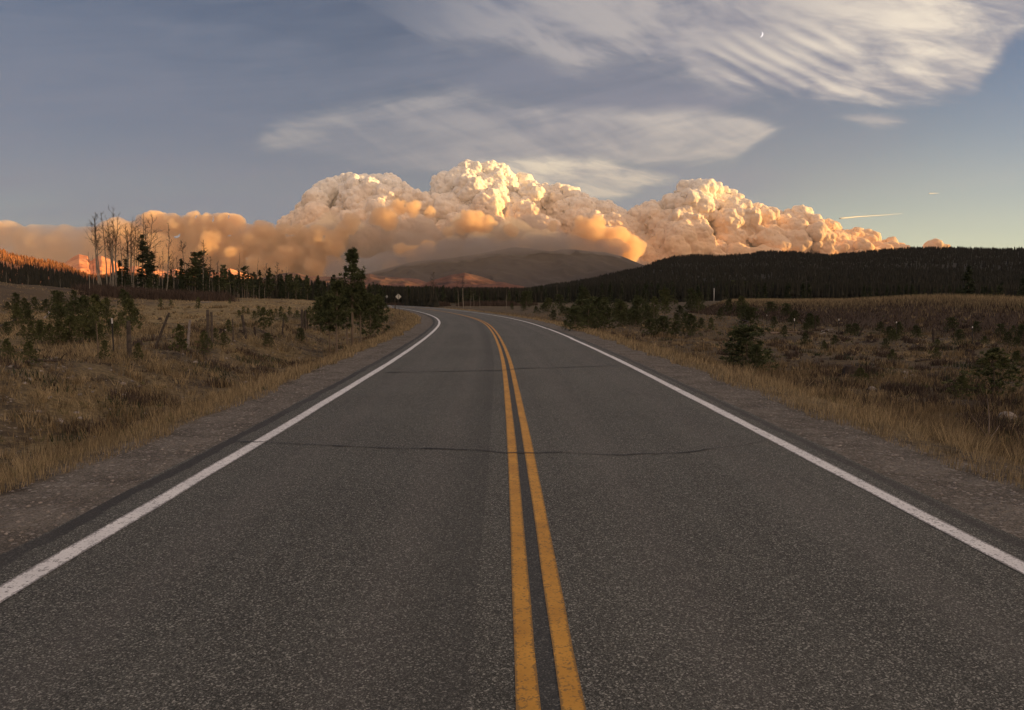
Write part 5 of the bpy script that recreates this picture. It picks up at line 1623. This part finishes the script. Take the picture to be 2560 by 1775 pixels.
k = fbm(X * 0.4, Yv * 0.4, 3, 95) > 0.48; X, Yv = X[k], Yv[k]
stones("pebbles", np.c_[X, Yv, terrain(X, Yv)], 0.018 + 0.06 * r_.random(len(X)) ** 3, "rock", 952)
n = 6000; s = RS[np.searchsorted(RL[:, 1], 2.0)] + 24 * r_.random(n) ** 1.6; sd_ = np.where(r_.random(n) < 0.5, -1, 1); lt = sd_ * r_.uniform(3.6, 4.7, n)
X = np.interp(s, RS, RL[:, 0]) + np.interp(s, RS, RN[:, 0]) * lt; Yv = np.interp(s, RS, RL[:, 1]) + np.interp(s, RS, RN[:, 1]) * lt
stones("gravel", np.c_[X, Yv, terrain(X, Yv)], 0.005 + 0.017 * r_.random(n) ** 4, "rock", 953)

rocks = [(2516, 1052, 46, "pale boulder half sunk in the dark scrub near the right edge of the photo"), (2262, 938, 22, "small pale stone in the right field beside the black stump"),
         (2180, 978, 18, "little pale stone in the right verge grass below the black stump"), (490, 908, 15, "largest whitish stone on the bank below the pale fence post"),
         (475, 926, 9, "small whitish stone just under the largest one on the bank"), (76, 1101, 9, "white stone at the bottom of the left ditch"),
         (566, 898, 8, "small pale stone on the bank right of the largest one"), (231, 985, 8, "small pale stone on the bank left of the middle of the ditch"),
         (905, 814, 8, "pale flat stone under the roadside pines"), (962, 769, 10, "left one of the pale rocks where the road vanishes"), (976, 768, 9, "right one of the pale rocks where the road vanishes"),
         (1215, 906, 0, "")]
for i, (px, py, w, lab) in enumerate(rocks):
    if not w: continue
    X, Y, zb = ground_px(px, py, 4)
    V, F = stone_mesh(960 + i, 3)
    q = w / FPX * Y / 2
    o = mk("rock", V * q, [F], M["rock"], None, False, {"tint": np.full(len(V), 0.45)})
    o.location = (X, Y, zb + q * 0.2); o.rotation_euler = (0, 0, i * 1.3)
    tag(o, lab, "rock", "single pale rocks")

# ------------------------------------------------------------------ stumps, logs, fallen branches
def stump(seed, r0, h, mat="dark_wood", loc=(0, 0, 0)):
    r = np.random.default_rng(seed); root = empty("tree_stump", loc); mb = MB(); n = 12
    th = np.linspace(0, 2 * np.pi, n, endpoint=False)
    rings = []
    for t, k in ((-0.15, 1.5), (0.0, 1.35), (0.2, 1.08), (0.6, 0.95), (1.0, 0.9)):
        q = r0 * k * (1 + 0.12 * np.sin(th * 3 + seed) + r.normal(0, 0.05, n))
        z = np.full(n, t * h) + (r.normal(0, 0.10 * h, n) if t == 1.0 else 0)
        rings.append(np.c_[np.cos(th) * q, np.sin(th) * q, z])
    V = np.vstack(rings + [np.array([[0, 0, h * 0.78]])]); m = len(rings)
    Q = [(a * n + j, a * n + (j + 1) % n, (a + 1) * n + (j + 1) % n, (a + 1) * n + j) for a in range(m - 1) for j in range(n)]
    T = [((m - 1) * n + j, (m - 1) * n + (j + 1) % n, m * n) for j in range(n)]
    mb.add(V, Q, T, 0.4); mb.build("trunk", M[mat], root)
    mr = MB()
    for i in range(5):
        a = i * 1.26 + r.normal(0, 0.3); L = r0 * r.uniform(1.9, 3.0)
        mr.tube([(np.cos(a) * r0 * 0.7, np.sin(a) * r0 * 0.7, h * 0.22), (np.cos(a) * L * 0.6, np.sin(a) * L * 0.6, h * 0.10), (np.cos(a) * L, np.sin(a) * L, -0.05)], [r0 * 0.32, r0 * 0.24, r0 * 0.12], 5, 0.3, False)
    mr.build("root", M[mat], root)
    return root
for i, (px, py, w, lab) in enumerate([(2125, 944, 44, "black stump with a torn rim, largest in the right field"), (2330, 957, 30, "dark round stump right of the black torn one, in pale grass"),
                                      (2424, 890, 24, "dark low stump in the right field before the steel post at far right"), (2171, 856, 11, "left one of two small dark stumps at the foot of the embankment"),
                                      (2187, 856, 11, "right one of two small dark stumps at the foot of the embankment"), (2445, 868, 16, "small dark stump beside the steel post farthest right"),
                                      (345, 870, 26, "low rotten stump just right of the post with a young pine behind it"), (556, 832, 15, "dark stump between the thick grey post and the thin stake"),
                                      (602, 832, 12, "small dark stump at the foot of the dark leaning post in the left field"), (65, 915, 16, "charred stump in the grass at the left edge of the photo"),
                                      (37, 922, 10, "smaller charred stump left of the other one at the left edge"), (400, 800, 9, "small dark stump in the meadow above the leaning fence post")]):
    X, Y, zb = ground_px(px, py, 6)
    q = w / FPX * Y / 2
    tag(stump(970 + i, q * 0.85, q * 1.3, loc=(X, Y, zb)), lab, "tree stump", "tree stumps in the fields")

def log_between(name, a, b, r0, seed, mat, lab, lift=0.0, nb=5, bl=0.5, cat="log", sag=0.0):
    r = np.random.default_rng(seed)
    A_, B_ = np.array(ground_px(*a, 5)), np.array(ground_px(*b, 5))
    root = empty(name, A_); n = 12; t = np.linspace(0, 1, n)
    P = np.outer(1 - t, A_) + np.outer(t, B_)
    P[:, :2] += r.normal(0, 0.01, (n, 2)) * np.linalg.norm(B_ - A_)
    gz = terrain(P[:, 0], P[:, 1])
    P[:, 2] = np.maximum(gz + r0 * 0.55, P[:, 2]) + lift * np.sin(t * np.pi)
    P = P - A_
    mb = MB(); mb.tube(P, r0 * (1 - 0.6 * t) * (1 + r.normal(0, 0.06, n)), 7, 0.5); mb.build("trunk", M[mat], root)
    mb = MB()
    L0 = np.linalg.norm(B_ - A_)
    for i in range(nb):
        k = r.integers(3, n - 1); d = r.normal(0, 1, 3); d[2] = abs(d[2]) * 0.8 + 0.2; d /= np.linalg.norm(d); L = bl * r.uniform(0.4, 1.0)
        mb.tube([P[k], P[k] + d * L * 0.5 + (0, 0, 0.03), P[k] + d * L + r.normal(0, 0.1 * L, 3)], [r0 * 0.35, r0 * 0.22, r0 * 0.08], 4, 0.4, False)
    mb.build("branch_stub", M[mat], root)
    tag(root, lab, cat, "fallen wood")
for i, (a, b, r0, mat, lab, lift, nb, bl) in enumerate([
    ((2310, 1066), (2600, 1140), 0.045, "wood", "long grey fallen trunk with bare branches behind the right verge grass", 0.05, 9, 0.9),
    ((2505, 950), (2600, 962), 0.05, "wood", "grey log at the right edge of the photo above the boulder", 0, 4, 0.4),
    ((1868, 822), (1856, 806), 0.09, "dark_wood", "dark snag sticking up at the foot of the embankment, left end", 0.5, 4, 0.9),
    ((1825, 820), (1885, 816), 0.07, "dark_wood", "dark fallen log beside the snag at the foot of the embankment", 0, 6, 0.7),
    ((1925, 836), (2000, 832), 0.10, "wood", "greyish log lying along the foot of the embankment", 0, 5, 0.5),
    ((2048, 838), (2085, 824), 0.03, "grey_wood", "thin pale branch slanting beside the steel post nearest the middle", 0.1, 3, 0.4),
    ((2255, 948), (2280, 938), 0.035, "grey_wood", "short pale broken branch between the two dark stumps of the right field", 0, 2, 0.2),
    ((2290, 905), (2330, 903), 0.05, "dark_wood", "short dark log in the middle of the right field", 0, 3, 0.3),
    ((292, 819), (400, 823), 0.06, "dark_wood", "left one of two long dark logs in the meadow behind the posts", 0, 5, 0.4),
    ((415, 822), (514, 820), 0.06, "dark_wood", "right one of two long dark logs in the meadow behind the posts", 0, 5, 0.4),
    ((0, 822), (84, 800), 0.05, "dark_wood", "dark fallen pole slanting at the left edge below the young pines", 0.25, 5, 0.5),
    ((112, 800), (136, 793), 0.06, "grey_wood", "pale broken stick caught between the dark young pines at the left", 0.35, 2, 0.3),
    ((40, 838), (110, 840), 0.05, "dark_wood", "dark log on the ground in front of the leftmost young pines", 0, 5, 0.4),
    ((158, 711), (184, 712), 0.12, "grey_wood", "pale log on the crest of the mound at the left", 0.1, 3, 0.6),
    ((219, 706), (241, 710), 0.10, "grey_wood", "slanting pale log beside the tall bare trees' feet", 0.3, 3, 0.6),
    ((231, 727), (255, 728), 0.10, "grey_wood", "lower pale log on the right slope of the mound", 0.1, 3, 0.5),
    ((240, 738), (320, 738), 0.08, "dark_wood", "dark fallen pole in front of the leafless brush", 0.2, 4, 0.6),
    ((500, 757), (530, 756), 0.08, "grey_wood", "pale log lying at the front edge of the left wood", 0, 3, 0.4),
    ((85, 908), (155, 905), 0.05, "dark_wood", "dark log in the grass on the bank at the far left", 0, 3, 0.3)]):
    log_between("fallen_log", a, b, r0, 1000 + i, mat, lab, lift, nb, bl)

# ------------------------------------------------------------------ fence posts
def wood_post(px0, py0, px1, py1, w, seed, mat, lab, tint=0.5, split=False):
    """a weathered post from its foot (px0, py0) to its top (px1, py1)"""
    r = np.random.default_rng(seed)
    X, Y, zb = ground_px(px0, py0, 6)
    top_ = at(px1, py1, Y); d = np.array(top_) - (X, Y, zb)
    q = w / FPX * Y / 2
    root = empty("fence_post", (X, Y, zb)); mb = MB(); n = 9; t = np.linspace(-0.12, 1, n)
    P = np.outer(t, d) + r.normal(0, q * 0.12, (n, 3)) * np.array((1, 1, 0))
    mb.tube(P, q * (1.12 - 0.22 * np.clip(t, 0, 1)) * (1 + r.normal(0, 0.06, n)), 9, tint + r.normal(0, 0.12, n * 9 + 2))
    if split:
        mb.tube(P + (q * 1.9, q, -0.06 * d[2]), q * 0.8 * (1 + r.normal(0, 0.06, n)), 8, tint)
    for k in range(3):
        z = t[3 + 2 * k] if 3 + 2 * k < n else 0.9
        c = P[min(3 + 2 * k, n - 1)]; mb.tube([c + (-q * 1.05, -q * 0.6, 0), c + (q * 1.05, -q * 0.8, 0.01)], [0.006, 0.006], 4, 0.0)
    mb.build("post", M[mat], root)
    tag(root, lab, "fence post", "posts of the old fence on the left")
for i, a in enumerate([
    (324, 897, 321, 803, 11, "old_wood", "upright weathered post with a young pine directly behind it", 0.35, False),
    (387, 873, 423, 782, 6, "old_wood", "thin post leaning strongly to the right", 0.3, False),
    (469, 868, 475, 800, 6, "grey_wood", "pale short post standing straight between the leaning one and the thick grey one", 0.4, False),
    (521, 867, 519, 775, 8, "old_wood", "tall thick grey post made of two timbers side by side", 0.6, True),
    (583, 852, 582, 797, 3, "old_wood", "thin upright stake between the thick grey post and the dark leaning one", 0.4, False),
    (615, 849, 606, 788, 7, "old_wood", "dark post tilted to the left, right of the thin stake", 0.25, False),
    (638, 840, 636, 817, 5, "dark_wood", "short charred post right of the tilted dark post", 0.5, False),
    (706, 838, 709, 794, 4, "old_wood", "thin brown stake left of the pair of thick dark posts", 0.3, False),
    (756, 825, 755, 774, 7, "old_wood", "left one of the pair of thick dark posts near the roadside pines", 0.25, True),
    (768, 824, 768, 778, 4, "dark_wood", "right one of the pair of thick dark posts, slimmer and darker", 0.6, False),
    (988, 775, 987, 748, 2.5, "dark_wood", "thin dark post just left of the diamond road sign", 0.5, False)]):
    wood_post(*a[:5], 1100 + i, a[5], a[6], a[7], a[8])

def steel_post(px0, py0, px1, py1, seed, lab, group, tip=0.13):
    X, Y, zb = ground_px(px0, py0, 6)
    top_ = at(px1, py1, Y); d = np.array(top_) - (X, Y, zb); L = np.linalg.norm(d)
    root = empty("steel_fence_post", (X, Y, zb)); mb = MB()
    k = 1 - tip
    s_ = max(0.022, 2.6 / FPX * Y / 2)
    u = d / L
    def bar(a, b, w, dd, m_, off=0.0):
        c = (a + b) / 2
        zz = (b - a) / np.linalg.norm(b - a); xx = np.cross((0, 1, 0), zz); xx /= np.linalg.norm(xx); yy = np.cross(zz, xx)
        m_.box(c + yy * off, (w, dd, np.linalg.norm(b - a)), np.stack([xx, yy, zz], 1), 0.5)
    a_, b_ = -u * 0.15, d * k
    bar(a_, b_, s_ * 1.5, 0.008, mb, -0.012); bar(a_, b_, 0.010, 0.035, mb, 0.008)
    for q in range(6):
        p = d * (0.25 + 0.1 * q); mb.box(p + (0, -0.022, 0), (0.02, 0.012, 0.012), None, 0.5)
    mb.build("post", M["post_steel"], root)
    mb = MB(); bar(b_, d, s_ * 1.7, 0.010, mb, -0.012); bar(b_, d, 0.012, 0.037, mb, 0.009); mb.build("painted_tip", M["white"], root)
    tag(root, lab, "steel fence post", group)
steel_post(285, 893, 280, 795, 1, "thin dark steel post with a long white tip on the bank at the left", "steel posts with white tips", 0.14)
gr = "steel posts with white tips"
steel_post(1986, 829, 1986, 796, 2, "white-tipped steel post at the left end of the right-hand row", gr, 0.2)
steel_post(2097, 850, 2097, 797, 3, "white-tipped steel post, second of the right-hand row from the left", gr, 0.08)
steel_post(2241, 853, 2241, 804, 4, "white-tipped steel post in the middle of the right-hand row", gr, 0.08)
steel_post(2431, 868, 2431, 816, 5, "white-tipped steel post at the right end of the right-hand row", gr, 0.08)
steel_post(1917, 812, 1917, 787, 6, "short steel post farthest away at the foot of the embankment", gr, 0.1)
for i, a in enumerate([(2333, 857, 2333, 822, 5, "dark_wood", "short dark wooden post between two steel posts of the right-hand row", 0.5, False),
                       (2038, 828, 2038, 790, 3, "dark_wood", "thin dark stake before the embankment left of the second steel post", 0.3, False),
                       (2146, 842, 2162, 812, 4, "dark_wood", "dark stake leaning right, between two steel posts of the right-hand row", 0.3, False)]):
    wood_post(*a[:5], 1150 + i, a[5], a[6], a[7], a[8])

# white pole on the embankment
X, Y, zb = ground_at(1785, 137)
H = top_height(1785, 721, Y, zb)
root = empty("marker_pole", (X, Y, zb)); mb = MB()
mb.tube([(0, 0, -0.2), (0, 0, H * 0.5), (-0.02, 0, H)], [0.06, 0.055, 0.05], 8, 0.5); mb.build("pole", M["white"], root, True)
mb = MB(); mb.tube([(-0.02, 0, H), (-0.02, 0, H + 0.06)], [0.07, 0.06], 8, 0.5); mb.build("cap", M["steel"], root)
tag(root, "plain thin white pole standing on the embankment before the dark ridge", "pole")

# ------------------------------------------------------------------ road signs
def sign(name, px, py, pyb, Y, w, shape, face, lab, cat="road sign", yaw=0.0, lean=0.0, arrow=None, back=False):
    """px, py the panel's middle; pyb the foot"""
    c = at(px, py, Y); X, _, _ = ray(px, py); X *= Y; zb = tz(X, Y)
    root = empty(name, (X, Y, zb), 0); hc = c[2] - zb
    cy, sy = math.cos(yaw), math.sin(yaw)
    Rm = np.array([[cy, -sy, 0], [sy, cy, 0], [0, 0, 1.0]])
    q = w / 2
    if shape == "diamond":
        O = []
        for k in range(4):
            a = math.pi / 2 * k; ca = np.array((math.cos(a), math.sin(a))) * q
            nx = np.array((math.cos(a + math.pi / 2), math.sin(a + math.pi / 2))) * q; pv = np.array((math.cos(a - math.pi / 2), math.sin(a - math.pi / 2))) * q
            O += [ca * 0.9 + pv * 0.1, ca * 0.97 + pv * 0.03 - ca * 0.015, ca * 0.97 + nx * 0.03 - ca * 0.015, ca * 0.9 + nx * 0.1]
        O = np.array(O)
    else:
        O = np.array([(-q, -q * 1.2), (q, -q * 1.2), (q, q * 1.2), (-q, q * 1.2)])
    mb = MB(); mb.prism(O, 0.006, (Rm, np.array((0, 0, hc))), 0.5); mb.build("panel", M[face], root)
    off = -0.035 if back else 0.035
    mb = MB(); pw = 0.05
    mb.tube([Rm @ (lean, off, -0.25), Rm @ (lean * 0.4, off, hc * 0.6), Rm @ (0, off, hc + q * (0.93 if shape == "diamond" else 1.1))], [pw / 2, pw / 2, pw / 2], 6, 0.4)
    mb.build("post", M["post_steel" if back else "steel"], root)
    if arrow:
        mb = MB(); s = w * 0.5
        if arrow == "curve":
            A = np.array([(0.10, -0.30), (0.10, -0.02), (0.02, 0.10), (-0.12, 0.12), (-0.12, 0.24), (-0.34, 0.05), (-0.12, -0.13), (-0.12, -0.01), (-0.04, -0.03), (-0.02, -0.10), (-0.02, -0.30)]) * s * 1.9
        mb.prism(A, 0.004, (Rm, np.array((0, 0, hc)) + Rm @ (0, -0.0075, 0)), 0.5); mb.build("arrow", M["black"], root)
    tag(root, lab, cat, "road signs at the bend")
sign("road_sign", 996, 741.5, 787, 88, 0.70, "diamond", "sign_back", "pale back of a diamond road sign on a slim post inside the bend", yaw=0.1, lean=0.12, back=True)
sign("road_sign", 967, 741.5, 765, 150, 0.72, "diamond", "sign_back", "small whitish diamond sign half hidden by dark trees, farther off than the large one", yaw=-0.7, back=True)
sign("road_sign", 1061, 746.5, 761, 205, 0.80, "diamond", "sign_yellow", "yellow diamond sign with a black curved arrow beyond the bend", yaw=0.1, arrow="curve")
sign("road_marker", 1043, 747, 760, 200, 0.30, "plate", "white", "small white marker plate on a post, left of the yellow sign", "marker")

# ------------------------------------------------------------------ haze
m = bpy.data.materials.new("haze_air"); m.use_nodes = True
nt = m.node_tree; nt.nodes.clear(); N = NT(nt); o = N.node("ShaderNodeOutputMaterial"); v = N.node("ShaderNodeVolumePrincipled")
v.inputs["Color"].default_value = (0.84, 0.80, 0.86, 1); v.inputs["Density"].default_value = 1.0e-5; v.inputs["Anisotropy"].default_value = 0.0
N.link(v.outputs[0], o.inputs["Volume"])
mb = MB()
x0, x1, y0, y1, z0, z1 = -11500, 11500, -7000, 12480, -40, 2000
mb.box(((x0 + x1) / 2, (y0 + y1) / 2, (z0 + z1) / 2), (x1 - x0, y1 - y0, z1 - z0))
tag(mb.build("haze", m), kind="stuff")
